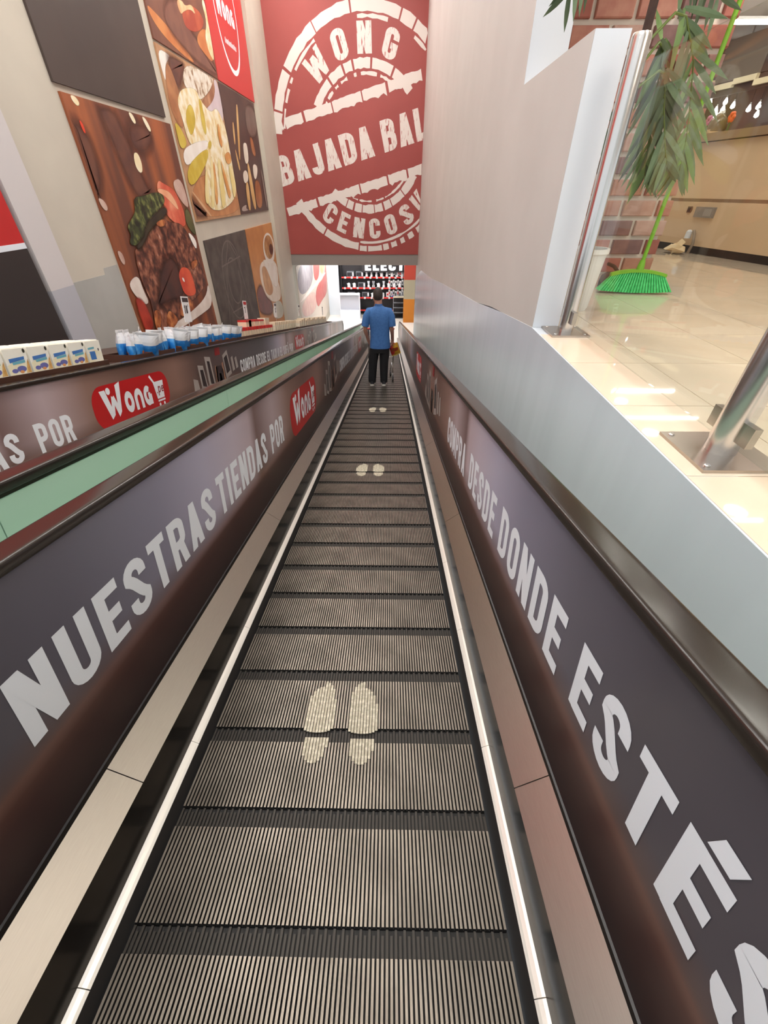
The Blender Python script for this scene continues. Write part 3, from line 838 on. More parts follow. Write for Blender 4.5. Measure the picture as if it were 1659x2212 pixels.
PRINTS = {
 'steak': [
  ('dark', [(7.55,2.41), (7.96,2.42), (8.11,2.03), (8.29,1.59), (8.41,1.43), (7.99,1.36), (7.79,1.60), (7.65,2.08)]),
  ('dark', [(6.83,2.19), (7.09,2.07), (7.10,1.82), (7.03,1.60), (6.83,1.42), (6.80,1.59), (6.81,1.91)]),
  ('dark', [(8.25,2.28), (8.84,2.31), (8.99,2.17), (8.66,2.00), (8.20,1.99)]),
  ('pale', [(8.17,1.94), (8.31,1.96), (8.36,1.85), (8.31,1.73), (8.20,1.71), (8.12,1.79)]),
  ('pale', [(6.98,2.43), (7.08,2.43), (7.14,2.36), (7.07,2.32), (6.99,2.36)]),
  ('pale', [(8.77,2.41), (8.91,2.40), (9.02,2.26), (8.91,2.24)]),
  ('pale', [(8.36,2.42), (8.49,2.41), (8.55,2.31), (8.45,2.29)]),
  ('redlight', [(6.98,2.20), (7.05,2.17), (7.05,2.07), (7.00,2.08)]),
  ('palepink', [(9.34,1.64), (9.77,1.67), (9.82,1.22), (9.59,1.28), (9.35,1.47)]),
  ('palepink', [(6.79,1.43), (6.94,1.39), (6.97,1.31), (6.91,1.27), (6.83,1.32)]),
  ('palepink', [(6.83,0.83), (6.94,0.79), (6.95,0.68), (6.89,0.63), (6.83,0.70)]),
  ('leaf', [(9.58,1.24), (9.79,1.18), (9.85,0.80), (9.69,0.82), (9.46,1.01)]),
  ('pepper', [(8.75,1.64), (8.93,1.59), (9.29,1.52), (9.44,1.34), (9.51,1.13), (9.38,0.91), (8.66,1.15), (8.79,1.41), (8.60,1.49)]),
  ('pepperlight', [(8.66,1.52), (8.78,1.52), (9.11,1.48), (9.27,1.31), (9.29,1.20), (9.13,1.28), (8.87,1.42), (8.62,1.48)]),
  ('plate', [(6.84,0.42), (7.17,0.48), (7.18,0.25), (7.24,0.07), (7.07,0.07), (6.86,0.28)]),
  ('plate', [(7.44,-0.40), (8.60,-0.39), (9.59,-0.28), (9.86,-0.02), (9.84,-0.49), (9.16,-0.52), (7.82,-0.53)]),
  ('steak', [(7.72,0.91), (8.01,0.99), (8.31,1.07), (8.58,1.13), (8.75,1.05), (9.16,1.03), (9.38,0.91), (9.65,0.53), (9.72,0.08), (9.71,-0.06), (9.09,-0.20), (8.43,-0.23), (7.88,-0.45), (7.48,-0.42), (7.17,-0.37), (7.27,-0.04), (7.29,0.14), (7.22,0.33), (7.23,0.56), (7.29,0.77), (7.43,0.81)]),
  ('steakdark', [(7.94,0.46), (8.40,0.60), (8.63,0.43), (8.57,0.11), (8.53,-0.09), (7.91,-0.04), (7.43,-0.03), (7.70,0.19)]),
  ('whitespot', [(9.41,0.90), (9.75,0.72), (9.67,0.56), (9.55,0.64)]),
  ('kale', [(7.74,1.42), (8.12,1.43), (8.50,1.48), (8.82,1.44), (8.77,1.32), (8.39,1.22), (8.06,1.13), (7.80,1.01), (7.69,0.91), (7.39,0.83), (7.20,0.87), (7.35,0.98), (7.29,1.08), (7.57,1.19), (7.70,1.27)]),
  ('kaledark', [(8.73,1.29), (8.80,1.20), (8.46,1.10), (7.96,1.00), (7.62,0.82), (7.40,0.77), (7.39,0.84), (7.70,0.92), (7.80,1.01), (8.06,1.13), (8.39,1.22)]),
  ('tomato', [(8.78,0.38), (9.08,0.30), (9.13,0.09), (9.12,-0.16), (8.58,-0.09), (8.52,0.19), (8.58,0.31)]),
  ('whitespot', [(8.64,0.22), (8.72,0.20), (8.73,0.13), (8.66,0.15)]),
  ('tomatodark', [(6.86,0.22), (7.07,0.14), (7.13,-0.08), (7.13,-0.27), (6.84,-0.31), (6.84,-0.01)]),
  ('chips', [(7.26,-0.06), (7.45,-0.08), (7.47,-0.19), (7.27,-0.37), (7.16,-0.34)]),
  ('chips', [(7.76,-0.15), (7.93,-0.24), (8.05,-0.38), (7.74,-0.45), (7.55,-0.43), (7.58,-0.30)]),
  ('chips', [(8.23,-0.19), (8.54,-0.08), (8.86,-0.20), (8.69,-0.38), (8.13,-0.37)]),
  ('chips', [(9.20,0.40), (9.55,0.41), (9.50,0.32), (9.13,0.25)]),
  ('chips', [(8.22,1.08), (8.57,1.12), (8.61,1.04), (8.42,1.01), (8.25,1.03)]),
 ],
 'pasta': [
  ('board', [(10.09,1.49), (11.11,1.83), (13.27,1.48), (13.14,1.03), (10.06,1.04)]),
  ('dark', [(10.04,1.36), (10.16,1.31), (10.82,1.05), (10.06,1.05)]),
  ('boardedge', [(10.08,1.50), (10.19,1.49), (11.01,1.05), (10.82,1.05)]),
  ('white', [(10.02,3.36), (10.53,3.37), (10.51,3.32), (10.24,3.20), (10.12,2.99), (10.07,3.01)]),
  ('dark', [(10.55,3.40), (11.27,3.41), (10.89,3.11), (10.65,2.94), (10.43,3.14), (10.44,3.28)]),
  ('spoon', [(10.20,3.15), (10.41,3.27), (10.61,2.97), (10.57,2.80), (10.47,2.37), (10.08,2.51), (10.06,2.86)]),
  ('lilac', [(12.81,3.42), (13.24,3.42), (13.20,2.72), (12.56,2.76), (11.87,2.82), (12.52,3.04), (12.83,3.23)]),
  ('bowl', [(11.28,3.42), (12.72,3.46), (12.82,3.39), (12.44,3.18), (11.73,2.94), (11.42,2.96), (10.86,3.06)]),
  ('bowlside', [(12.78,3.37), (12.77,3.18), (12.44,3.00), (11.87,2.82), (11.71,2.92), (12.41,3.15)]),
  ('cream', [(10.51,2.85), (10.80,2.99), (11.53,3.10), (11.72,2.93), (12.21,2.80), (12.72,2.97), (13.17,2.63), (13.19,2.25), (13.17,1.68), (12.97,1.36), (11.82,1.13), (10.96,1.16), (10.79,1.40), (11.29,1.99), (11.12,2.14), (10.53,2.19), (10.49,2.52), (10.41,2.72)]),
  ('white', [(10.11,2.08), (10.76,2.23), (11.74,2.35), (11.49,2.17), (10.81,2.03), (10.11,1.83)]),
  ('olive', [(11.09,2.86), (11.23,2.61), (10.69,2.27), (10.63,2.61)]),
  ('olive', [(11.62,2.97), (11.72,2.93), (11.74,2.58), (11.62,2.39), (11.49,2.48), (11.51,2.73)]),
  ('olive', [(10.06,2.48), (10.30,2.40), (10.47,2.19), (10.06,2.08), (10.01,2.31)]),
  ('olive', [(10.07,1.82), (11.10,2.12), (11.63,2.20), (11.32,1.95), (10.09,1.49)]),
  ('olive', [(11.81,2.35), (11.86,2.29), (11.67,2.17), (11.58,2.26)]),
  ('straw', [(11.11,1.83), (11.23,1.84), (11.03,1.33), (10.85,1.25), (10.72,1.32)]),
  ('straw', [(11.59,2.06), (11.75,2.07), (11.33,1.31), (11.09,1.16), (11.05,1.23)]),
  ('strawdark', [(11.70,2.00), (11.80,1.97), (11.56,1.31), (11.36,1.22), (11.36,1.35)]),
  ('straw', [(12.05,2.09), (12.19,2.04), (12.15,1.58), (12.09,1.30), (11.75,1.14), (11.73,1.30)]),
  ('strawdark', [(12.59,2.15), (13.03,2.24), (13.17,2.07), (12.83,1.98), (12.63,2.01)]),
  ('strawdark', [(12.21,2.02), (12.33,1.99), (12.57,1.43), (12.36,1.31), (12.26,1.52)]),
  ('straw', [(12.75,1.97), (12.99,1.98), (13.14,1.58), (12.83,1.34), (12.70,1.39)]),
  ('strawdark', [(12.45,2.65), (12.61,2.68), (12.60,2.31), (12.46,2.26), (12.38,2.38)]),
 ],
 'brushes': [
  ('smoke', [(15.20,3.31), (16.22,3.33), (16.28,2.80), (15.38,2.63), (15.01,2.80)]),
  ('brown', [(15.19,2.66), (15.49,2.64), (15.64,2.26), (15.22,2.28)]),
  ('stick', [(14.32,3.20), (14.50,3.19), (13.95,2.14), (13.78,2.09)]),
  ('stick', [(13.73,2.80), (13.87,2.83), (13.74,2.43), (13.59,2.37)]),
  ('stick', [(13.56,2.31), (13.66,2.28), (13.78,1.91), (13.63,1.89)]),
  ('whitetip', [(14.37,2.44), (14.59,2.50), (14.80,2.47), (14.72,2.13), (14.43,2.04), (14.30,2.11)]),
  ('stick', [(14.43,2.04), (14.70,2.11), (14.80,1.06), (14.42,1.07)]),
  ('whitetip', [(13.93,1.86), (14.23,1.93), (14.43,1.85), (14.32,1.70), (14.03,1.63), (13.88,1.69)]),
  ('stick', [(13.98,1.63), (14.32,1.70), (14.15,1.06), (13.89,1.06)]),
  ('whitetip', [(15.02,2.04), (15.29,2.09), (15.56,2.03), (15.39,1.85), (15.13,1.73), (14.96,1.79)]),
  ('brown', [(14.97,1.73), (15.57,1.71), (15.53,1.09), (14.75,1.08)]),
  ('palegrey', [(15.89,1.97), (15.99,1.98), (16.07,1.08), (15.93,1.07)]),
  ('palegrey', [(13.29,1.15), (13.80,1.20), (13.63,1.10), (14.00,1.07), (13.21,1.05)]),
 ],
 'grill': [
  ('orange', [(9.98,3.81), (10.17,3.83), (11.00,3.71), (11.92,3.48), (11.45,3.47), (10.56,3.56), (10.16,3.68)]),
  ('brownlight', [(10.95,4.08), (11.68,4.25), (11.85,3.91), (12.88,3.75), (13.16,3.62), (13.20,3.50), (12.17,3.52), (11.16,3.63), (10.65,3.79)]),
  ('redmeat', [(11.69,4.14), (12.16,4.32), (12.81,4.35), (12.91,4.19), (12.30,3.97), (11.74,3.91), (11.63,4.01)]),
  ('flame', [(11.46,4.20), (11.79,4.27), (11.89,4.22), (12.33,4.35), (12.45,4.23), (12.21,4.26), (11.78,4.14), (11.56,4.04)]),
  ('orange', [(12.36,3.98), (12.90,4.17), (13.08,4.02), (13.10,3.67), (12.56,3.73), (12.19,3.82)]),
  ('cream', [(12.96,4.54), (13.23,4.61), (13.28,4.21), (13.17,3.69), (12.86,3.81), (12.78,4.02), (13.10,4.28)]),
 ],
 'coffee': [
  ('saucer', [(14.15,-0.27), (14.55,-0.20), (15.38,-0.36), (16.17,-1.05), (16.44,-1.34), (16.16,-1.55), (15.57,-1.55), (14.82,-1.39), (14.24,-1.11), (13.98,-0.72), (13.98,-0.44)]),
  ('biscuit', [(14.27,-0.34), (14.71,-0.36), (14.99,-0.62), (15.29,-1.04), (15.18,-1.19), (14.75,-1.21), (14.37,-1.07), (14.24,-0.86), (14.23,-0.63)]),
  ('cupwhite', [(14.50,-0.16), (16.44,-0.38), (16.17,-1.05), (15.76,-1.14), (15.33,-0.98), (14.99,-0.62), (14.66,-0.29)]),
  ('maroon', [(13.30,-0.84), (13.91,-0.71), (14.21,-1.14), (14.89,-1.43), (14.75,-1.77), (13.42,-1.47), (13.24,-1.20)]),
  ('pinkwhite', [(14.98,-1.46), (16.24,-1.61), (16.43,-2.21), (14.65,-1.90)]),
 ],
}
PRINTNAME = {'steak': 'steak_print', 'kale': 'kale_print', 'tomato': 'tomato_print', 'pepper': 'pepper_print', 'cream': 'cheese_print', 'olive': 'pepper_print', 'straw': 'pasta_print', 'strawdark': 'pasta_print',
             'saucer': 'saucer_print', 'cupwhite': 'cup_print', 'biscuit': 'biscuit_print', 'board': 'board_print', 'bowl': 'bowl_print', 'spoon': 'spoon_print', 'stick': 'stick_print', 'whitetip': 'brush_print', 'plate': 'plate_print', 'flame': 'flame_print'}
def poster(label, y0, y1, z0, z1, base, shapes=(), x=XL, edge=True):
    t = thing('wall_poster', label, 'poster', (x, y0, z0))
    MB().box(.001, .03, 0, y1 - y0, 0, z1 - z0).build('board', base, t)
    for i, (k, pts) in enumerate(shapes):
        pts = [(min(max(a, y0 + .005), y1 - .005), min(max(b, z0 + .005), z1 - .005)) for a, b in pts]
        pts = smooth_poly(pts, 2)
        ink_shape(pts, lambda a, b: (.0305 + .0008 * i, a - y0, b - z0), FEATHER.get(k, .01), PRINTNAME.get(k, 'colour_print'), pmat(k), t, (y0 + .004, y1 - .004, z0 + .004, z1 - .004))
    return t
M_pdark = mat('poster_dark_brown', S(74, 60, 54), .55, col2=S(66, 53, 48), scale=1)
M_porange = mat('poster_orange_brown', S(168, 92, 52), .5, col2=S(104, 58, 42), scale=1.0, stretch=(1, 2.2, .35), lo=.35, hi=.62)
M_pbeige = mat('poster_wood', S(196, 150, 110), .5, col2=S(172, 126, 90), scale=2)
M_pbrush = mat('poster_dark_kitchen', S(84, 62, 54), .45, col2=S(66, 48, 44), scale=1.2)
M_pgrill = mat('poster_grill_brown', S(108, 66, 52), .5, col2=S(132, 82, 60), scale=1.0, stretch=(1, 2, .6))
M_pred = mat('poster_red', S(206, 56, 54), .45)
M_pchalk = mat('poster_chalkboard', S(92, 82, 76), .6, col2=S(72, 62, 58), scale=3)
M_pcoffee = mat('poster_coffee_orange', S(206, 142, 84), .5, col2=S(180, 116, 66), scale=1)
M_pbeyond = mat('poster_pale', S(206, 190, 174), .5)
poster('plain dark brown wall panel above the steak poster', 6.74, 9.74, 2.49, 6.4, M_pdark)
poster('steak poster with kale and tomatoes on a white plate', 6.80, 9.86, -1.2, 2.42, M_porange, PRINTS['steak'])
poster('poster of grilled meat over flames beside the red logo poster', 10.03, 13.20, 3.46, 6.6, M_pgrill, PRINTS['grill'])
poster('poster of pasta strands, yellow peppers and a white bowl', 10.03, 13.12, .995, 3.42, M_pbeige, PRINTS['pasta'])
poster('dark poster of sticks and basting brushes below the red logo poster', 13.16, 16.2, .995, 3.42, M_pbrush, PRINTS['brushes'])
pr = poster('red poster with a white oval and the shop name', 13.24, 16.35, 3.46, 6.6, M_pred)
po = poster('dark chalkboard poster beside the coffee poster', 10.19, 13.23, -2.6, .665, M_pchalk)
pc = poster('coffee poster with a white cup, saucer and biscuits', 13.27, 16.3, -3.0, .665, M_pcoffee, PRINTS['coffee'])
# coffee cup seen from above
def ell(cx, cy, rx, ry, n=24, a0=0):
    return [(cx + rx * math.cos(2 * PI * k / n + a0), cy + ry * math.sin(2 * PI * k / n + a0)) for k in range(n)]
for i, (nm, m, e) in enumerate((('cup_print', mat('print_cup', S(236, 226, 214), .4), ell(15.5, .02, .72, .42)), ('coffee_print', mat('print_coffee', S(150, 96, 54), .4, col2=S(196, 150, 100), scale=4), ell(15.5, .06, .58, .32)),
                                ('coffee_print', mat('print_coffee_dark', S(84, 46, 30), .4), ell(15.75, -.02, .26, .15)))):
    MB().add([(.036 + .0008 * i, a - 13.27, min(b, .66) + 3.0) for a, b in e], [list(range(24))]).build(nm, m, pc)
# chalk lines
M_chalk = mat('chalk_line', S(118, 108, 102), .7)
mb = MB()
for pts in (_arc(11.6, -.3, .75, .85, 20, 330, 24), _arc(11.6, -.3, .45, .5, 60, 380, 18), [(10.6, -1.2), (11.2, .1), (11.7, .55)], [(12.6, -1.2), (12.1, .2), (11.7, .55)], [(11.0, -.9), (12.3, -.95)], [(10.9, .1), (12.4, .15)]):
    for q in stroke_quads(pts, .03, False): mb.add([(.031, v_.x - 10.19, v_.y + 2.6) for v_ in q], [(0, 1, 2, 3)])
mb.build('chalk_print', M_chalk, po)
# oval and name on the red poster
mb = MB()
pts = [(14.72 + .86 * math.cos(R(a)), 4.85 + 1.06 * math.sin(R(a))) for a in range(0, 360, 8)]
tp = [.045 + .05 * max(0, -math.sin(R(a))) for a in range(0, 360, 8)]
for i in range(len(pts)):
    a, b = Vector(pts[i]), Vector(pts[(i + 1) % len(pts)])
    c0 = Vector((14.72, 4.85))
    da = (a - c0).normalized() * tp[i]; db = (b - c0).normalized() * tp[(i + 1) % len(pts)]
    mb.add([(.031, q.x - 13.24, q.y - 3.46) for q in (a + da * .5, b + db * .5, b - db * .5, a - da * .5)], [(0, 1, 2, 3)])
mb.build('oval_print', M_letter, pr)
lettering('lettering', 'Wong', lambda x, y: (.032, 14.02 - 13.24 + x, 4.62 - 3.46 + y), M_letter, pr, width=1.34, height=.46, t=.2, gap=.08)
mb = MB()
for k in range(12):
    mb.add([(.032, 1.05 + k * .075, .76), (.032, 1.10 + k * .075, .76), (.032, 1.11 + k * .075, .84 + .03 * (k % 3 == 0)), (.032, 1.06 + k * .075, .84)], [(0, 1, 2, 3)])
mb.build('small_script_print', M_letter, pr)
# red and black panel at the near end of the wall
t = thing('wall_poster', 'red over black panel at the near end of the left wall', 'poster', (XL + .07, 2.4, -2.5))
MB().box(0, .03, 0, 2.66, 0, 3.52).build('black_board', mat('poster_black', S(44, 36, 34), .5), t)
MB().box(0, .032, 0, 2.66, 3.52, 3.57).build('white_strip', M_white, t)
MB().box(0, .03, 0, 2.66, 3.57, 7.2).build('red_board', mat('poster_red_near', S(190, 34, 34), .45), t)
# wall beyond the beam with a pale display poster
o = MB().box(-3.98, -3.69, Y_RED + .9, 28.4, LOW_Z, -.80).build('wall_low_left', M_wall)
struct(o, 'left wall of the lower level beyond the beam', 'wall')
poster('pale pink and red display poster beyond the grey beam', 19.05, 28.0, -4.4, -.95, M_pbeyond, [
  ('grey', [(19.13,-0.98), (23.24,-0.98), (23.07,-2.17), (19.06,-2.15)]),
  ('pinkish', [(19.18,-2.35), (23.37,-2.44), (23.43,-3.44), (19.60,-3.05)]),
  ('redp', [(23.44,-1.0), (25.49,-1.0), (25.31,-2.17), (23.18,-2.18)]),
  ('olivep', [(25.62,-1.0), (27.61,-1.0), (27.29,-2.20), (25.46,-2.16)]),
  ('redp', [(23.25,-2.42), (27.43,-2.48), (27.9,-1.3), (27.9,-3.06), (27.28,-3.41), (25.36,-3.36), (23.43,-3.44)]),
  ('band', [(19.12,-2.19), (27.60,-2.24), (27.43,-2.42), (19.18,-2.35)]),
  ], x=-3.69)

# ------------------------------------------------------------------ ledge with product trays
M_tray = mat('tray_brown', S(78, 46, 30), .45, col2=S(68, 38, 25), scale=4)
LEDGE_W = 1.004
o = MB().prism([(-2.335, .2), (-2.335, LEDGE_W), (XL + .045, LEDGE_W), (XL + .045, .2)], lambda p, t_: T(p[0], t_, p[1]), 0.5, 22.5).build('product_ledge', mat('ledge_brown', S(70, 46, 36), .5))
tag(o, 'dark brown sloping ledge along the left wall under the trays', 'ledge')
def tray(a, b, label):
    t = thing('product_tray', label, 'tray', T(-2.36, a, LEDGE_W), (-SLOPE, 0, 0), 'brown product trays on the ledge')
    L_ = b - a; d_ = .34; h = .07
    MB().box(-d_, 0, 0, L_, 0, .012).build('base', M_tray, t)
    MB().box(-.012, 0, 0, L_, .012, h).build('front', M_tray, t)
    MB().box(-d_, -d_ + .012, 0, L_, .012, h).build('back', M_tray, t)
    MB().box(-d_ + .012, -.012, 0, .012, .012, h).build('side', M_tray, t)
    MB().box(-d_ + .012, -.012, L_ - .012, L_, .012, h).build('side', M_tray, t)
tray(1.2, 3.545, 'brown tray filled with cream cartons, nearest on the ledge')
tray(3.97, 11.95, 'long brown tray filled with blue bags and red packs')
tray(12.25, 19.2, 'brown tray of pale packs beyond the plain pilaster')
TW = LEDGE_W + .013
# cream cartons
M_cart = mat('carton_cream', S(244, 238, 222), .5, col2=S(246, 242, 230), scale=6)
M_cfront = mat('carton_front_yellow', S(240, 226, 178), .5, col2=S(247, 240, 218), scale=9)
M_cblue = mat('carton_blue', S(70, 120, 186), .5); M_cteal = mat('carton_teal', S(110, 176, 190), .5)
M_cviolet = mat('carton_violet', S(108, 108, 168), .5); M_cbrown = mat('carton_wheat', S(196, 140, 70), .5, col2=S(232, 190, 120), scale=30)
M_cdot = mat('carton_seal', S(52, 48, 34), .5)
def carton(s, row, label, side=False):
    d_, w_, h = .11, .192, .222
    u0 = -2.375 - row * .12
    t = thing('food_carton', label, 'carton', T(u0, s, TW), (-SLOPE, 0, 0), 'cream food cartons on the ledge')
    mb = MB(); b_ = .004
    mb.box(-d_, 0, b_, w_ - b_, 0, h)
    mb.build('body', M_cart, t)
    MB().box(-d_ + .01, -.01, b_ + .01, w_ - b_ - .01, h, h + .006).build('top_flap', M_cart, t)
    if row: return
    def pr_(nm, m, pts, z=.0008):
        MB().add([(z, a, b) for a, b in pts], [list(range(len(pts)))]).build(nm, m, t)
    pr_('front_print', M_cfront, [(.006, .0), (w_ - .006, 0), (w_ - .006, .13), (.1, .15), (.006, .12)])
    if not side:
        pr_('brand_print', M_cblue, [(.03, .135), (.155, .148), (.16, .168), (.03, .16)], .0014)
        pr_('brand_print', M_cteal, [(.05, .12), (.155, .128), (.158, .146), (.05, .136)], .0016)
        pr_('cookie_print', M_cviolet, ell(.11, .09, .04, .02, 14), .0014)
        pr_('cookie_print', M_cviolet, ell(.05, .082, .026, .014, 12), .0014)
        pr_('wheat_print', M_cbrown, [(.14, .06), (.184, .06), (.184, .15), (.165, .12)], .0012)
        pr_('cookie_print', mat('carton_orange', S(220, 150, 90), .5), ell(.105, .072, .018, .01, 10), .0018)
        pr_('seal_print', M_cdot, ell(.172, .203, .011, .014, 12), .0014)
    else:
        pr_('brand_print', M_cblue, [(.03, .075), (.1, .075), (.1, .14), (.03, .14)], .0014)
        pr_('brand_print', M_cteal, [(.02, .155), (.1, .16), (.1, .175), (.02, .17)], .0014)
        pr_('seal_print', M_cdot, ell(.15, .15, .008, .012, 10), .0014)
for k in range(7):
    s = 3.318 - .202 * k
    if k == 0: carton(s, 0, 'cream carton turned sideways with a blue square, far end of its row', True)
    else: carton(s, 0, 'cream and yellow carton with blue lettering, %s from the sideways carton' % ORD[k - 1])
for k in range(5):
    carton(3.22 - .2 * k, 1, 'plain topped cream carton in the back row, %s from the far end' % ORD[k])
# blue and white snack bags
M_bagb = mat('bag_blue', S(38, 128, 206), .3, col2=S(110, 180, 230), scale=14, lo=.5, hi=.72)
M_bagw = mat('bag_white', S(236, 234, 232), .3, col2=S(214, 216, 222), scale=10)
M_bago = mat('bag_orange', S(206, 120, 74), .35)
def bag_mesh():
    mb = MB(); n, m = 6, 8; hh, ww = .25, .2
    for side in (1, -1):
        vs = []
        for j in range(m + 1):
            for i in range(n + 1):
                a, b = i / n, j / m
                th = .045 * math.sin(PI * a) ** .6 * math.sin(PI * min(max(b, .03), .97)) ** .6 if 0 < a < 1 else 0
                vs.append((side * th, (a - .5) * ww, b * hh))
        o_ = len(mb.v); mb.v += vs
        for j in range(m):
            for i in range(n):
                q = [o_ + j * (n + 1) + i, o_ + j * (n + 1) + i + 1, o_ + (j + 1) * (n + 1) + i + 1, o_ + (j + 1) * (n + 1) + i]
                mb.f.append(q); mb.m.append(1 if j >= 5 else (2 if (j == 2 and i in (2, 3)) else 0))
    return mb
proto = bag_mesh().build('bag_film', [M_bagb, M_bagw, M_bago])
proto_me = proto.data
bpy.data.objects.remove(proto)
crimp = MB().box(-.002, .002, -.1, .1, .25, .272).mesh('crimp'); crimp.materials.append(M_bagw)
for row in range(2):
    for k in range(24):
        s = 4.06 + k * .135 + (.07 if row else 0)
        if s > 7.2: continue
        nm = 'blue and white snack bag, %s from the near end of the %s row' % (ORD[k], 'back' if row else 'front')
        t = thing('snack_bag', nm, 'snack bag', T(-2.44 - row * .13, s, TW - .01), (-SLOPE + R(random.uniform(-6, 6)), R(random.uniform(4, 16)), R(random.uniform(-60, 60))), 'blue and white snack bags in the tray')
        k_ = random.uniform(.9, 1.12); t.scale = (k_, k_, k_)
        f = bpy.data.objects.new('film', proto_me); COL.objects.link(f); f.parent = t
        c = bpy.data.objects.new('top_seal', crimp); COL.objects.link(c); c.parent = t
# red packs and pale packs
M_rp = mat('pack_red', S(196, 34, 30), .4); M_rw = mat('pack_cream_side', S(228, 206, 176), .5); M_pp = mat('pack_pale', S(216, 200, 172), .5, col2=S(232, 222, 204), scale=20)
def pack(name, label, s, u, w, dims, m1, m2, cat, group):
    d_, l_, h = dims
    t = thing(name, label, cat, T(u, s, w), (-SLOPE, 0, 0), group)
    MB().box(-d_, 0, .003, l_ - .003, 0, h * .72).build('body', m2, t)
    MB().box(-d_ - .001, .001, .002, l_ - .002, h * .72, h).build('top_band', m1, t)
    return t
for k in range(13):
    pack('biscuit_pack', 'red topped biscuit pack standing in the tray, %s after the blue bags' % ORD[k], 7.32 + k * .165, -2.38, TW, (.16, .10, .19), M_rp, M_rw, 'pack', 'red biscuit packs in the tray')
for k, (s, w) in enumerate(((7.9, .19), (8.25, .19), (8.6, .19), (7.75, .30))):
    pack('biscuit_pack', 'red pack lying on top of the other red packs, %s one' % ORD[k], s, -2.42, TW + .192, (.16, .3, .11), M_rp, M_rw, 'pack', 'red packs on top')
for k in range(13):
    pack('wafer_pack', 'slim pale wafer pack after the red packs, %s in its row' % ORD[k], 9.62 + k * .175, -2.38, TW, (.18, .12, .23), M_rw, M_pp, 'pack', 'pale wafer packs')
pack('wafer_pack', 'pale pack lying across the red packs near the second price sign', 9.0, -2.42, TW + .192, (.16, .3, .13), M_pp, M_rw, 'pack', 'pale wafer packs')
for k in range(18):
    pack('wafer_pack', 'pale pack beyond the pilaster, %s in the far tray' % ORD[k], 12.35 + k * .3, -2.38, TW, (.2, .24, .20 + .03 * (k % 3)), M_rw, M_pp, 'pack', 'pale packs in the far tray')
# price signs on wires
M_tag = mat('sign_white', S(240, 236, 234), .4); M_tagd = mat('sign_dark_print', S(60, 44, 44), .5); M_tagr = mat('sign_red_print', S(196, 36, 38), .5)
def price(s, txt, label, red=False, k=1.0):
    t = thing('price_sign', label, 'price sign', T(-2.40, s, TW), (-SLOPE, 0, 0), 'price signs over the trays')
    MB().tube([(-.1, 0, .012), (-.1, 0, .33)], .004, 6).build('wire', M_ring, t)
    MB().box(-.104, -.098, -.1, .1, .32, .62).build('card', M_tag, t)
    MB().box(-.0978, -.0972, -.085, .085, .555, .605).build('header_print', M_tagr if red else M_tagd, t)
    lettering('lettering', txt, lambda x, y: (-.0968, -.06 + x, .42 + y), M_tagd, t, width=.085 if len(txt) > 1 else .05, height=.1, t=.22)
    MB().box(-.0978, -.0972, .045, .055, .50, .53).build('cent_print', M_tagd, t)
price(5.62, '10', 'white price sign reading 10 over the blue snack bags')
price(8.05, '7', 'white price sign with red header reading 7', True)
price(10.25, '13', 'white price sign reading 13 over the pale packs')
price(13.0, '1', 'far narrow price sign beyond the plain pilaster')
price(17.6, '1', 'grey topped price sign at the far end of the ledge')

# ------------------------------------------------------------------ railing on the upper floor
M_inox = mat('polished_inox', S(212, 206, 200), .24, metal=1.0)
M_inoxd = mat('satin_inox', S(186, 176, 166), .3, metal=1.0)
def glass_material():
    m = bpy.data.materials.new('rail_glass'); m.use_nodes = True
    nt = m.node_tree; nt.nodes.remove(nt.nodes['Principled BSDF'])
    out = nt.nodes['Material Output']; N = nt.nodes.new
    tr_ = N('ShaderNodeBsdfTransparent'); tr_.inputs[0].default_value = (.95, .975, .965, 1)
    gl = N('ShaderNodeBsdfGlossy'); gl.inputs['Roughness'].default_value = .02
    lw = N('ShaderNodeLayerWeight'); lw.inputs['Blend'].default_value = .5
    pw = N('ShaderNodeMath'); pw.operation = 'POWER'; pw.inputs[1].default_value = 4.0
    fr = N('ShaderNodeMath'); fr.operation = 'MULTIPLY_ADD'; fr.inputs[1].default_value = .55; fr.inputs[2].default_value = .03
    nt.links.new(lw.outputs['Facing'], pw.inputs[0]); nt.links.new(pw.outputs[0], fr.inputs[0])
    mx = N('ShaderNodeMixShader')
    nt.links.new(fr.outputs[0], mx.inputs[0]); nt.links.new(tr_.outputs[0], mx.inputs[1]); nt.links.new(gl.outputs[0], mx.inputs[2]); nt.links.new(mx.outputs[0], out.inputs[0])
    return m
M_glass = glass_material()
POSTX = 1.452
def post(x, y, hs, rad, label):
    t = thing('railing_post', label, 'post', (x, y, FLOOR_Z), group='steel railing posts')
    MB().box(-hs, hs, -hs, hs, 0, .012).build('base_plate', M_inoxd, t)
    MB().lathe([(.0, 0), (rad, 0), (rad, 1.40), (rad - .005, 1.415), (0, 1.415)], n=32).build('tube', M_inox, t, smooth=True)
    for sy in (-1, 1):
        for z in (.075,):
            MB().box(-.014, .014, .05 if sy > 0 else -.11, .11 if sy > 0 else -.05, z, z + .075).build('glass_clamp', M_inoxd, t)
    for sx in (-1, 1):
        for sy in (-1, 1):
            MB().lathe([(0, .012), (.011, .012), (.011, .016), (.008, .019), (0, .019)], c=(sx * (hs - .03), sy * (hs - .03), 0), n=12).build('screw', M_inox, t)
post(POSTX, 1.40, .15, .055, 'thick steel railing post standing nearest on the tiled floor')
post(1.425, 3.095, .13, .048, 'slimmer looking steel railing post in front of the parapet end')
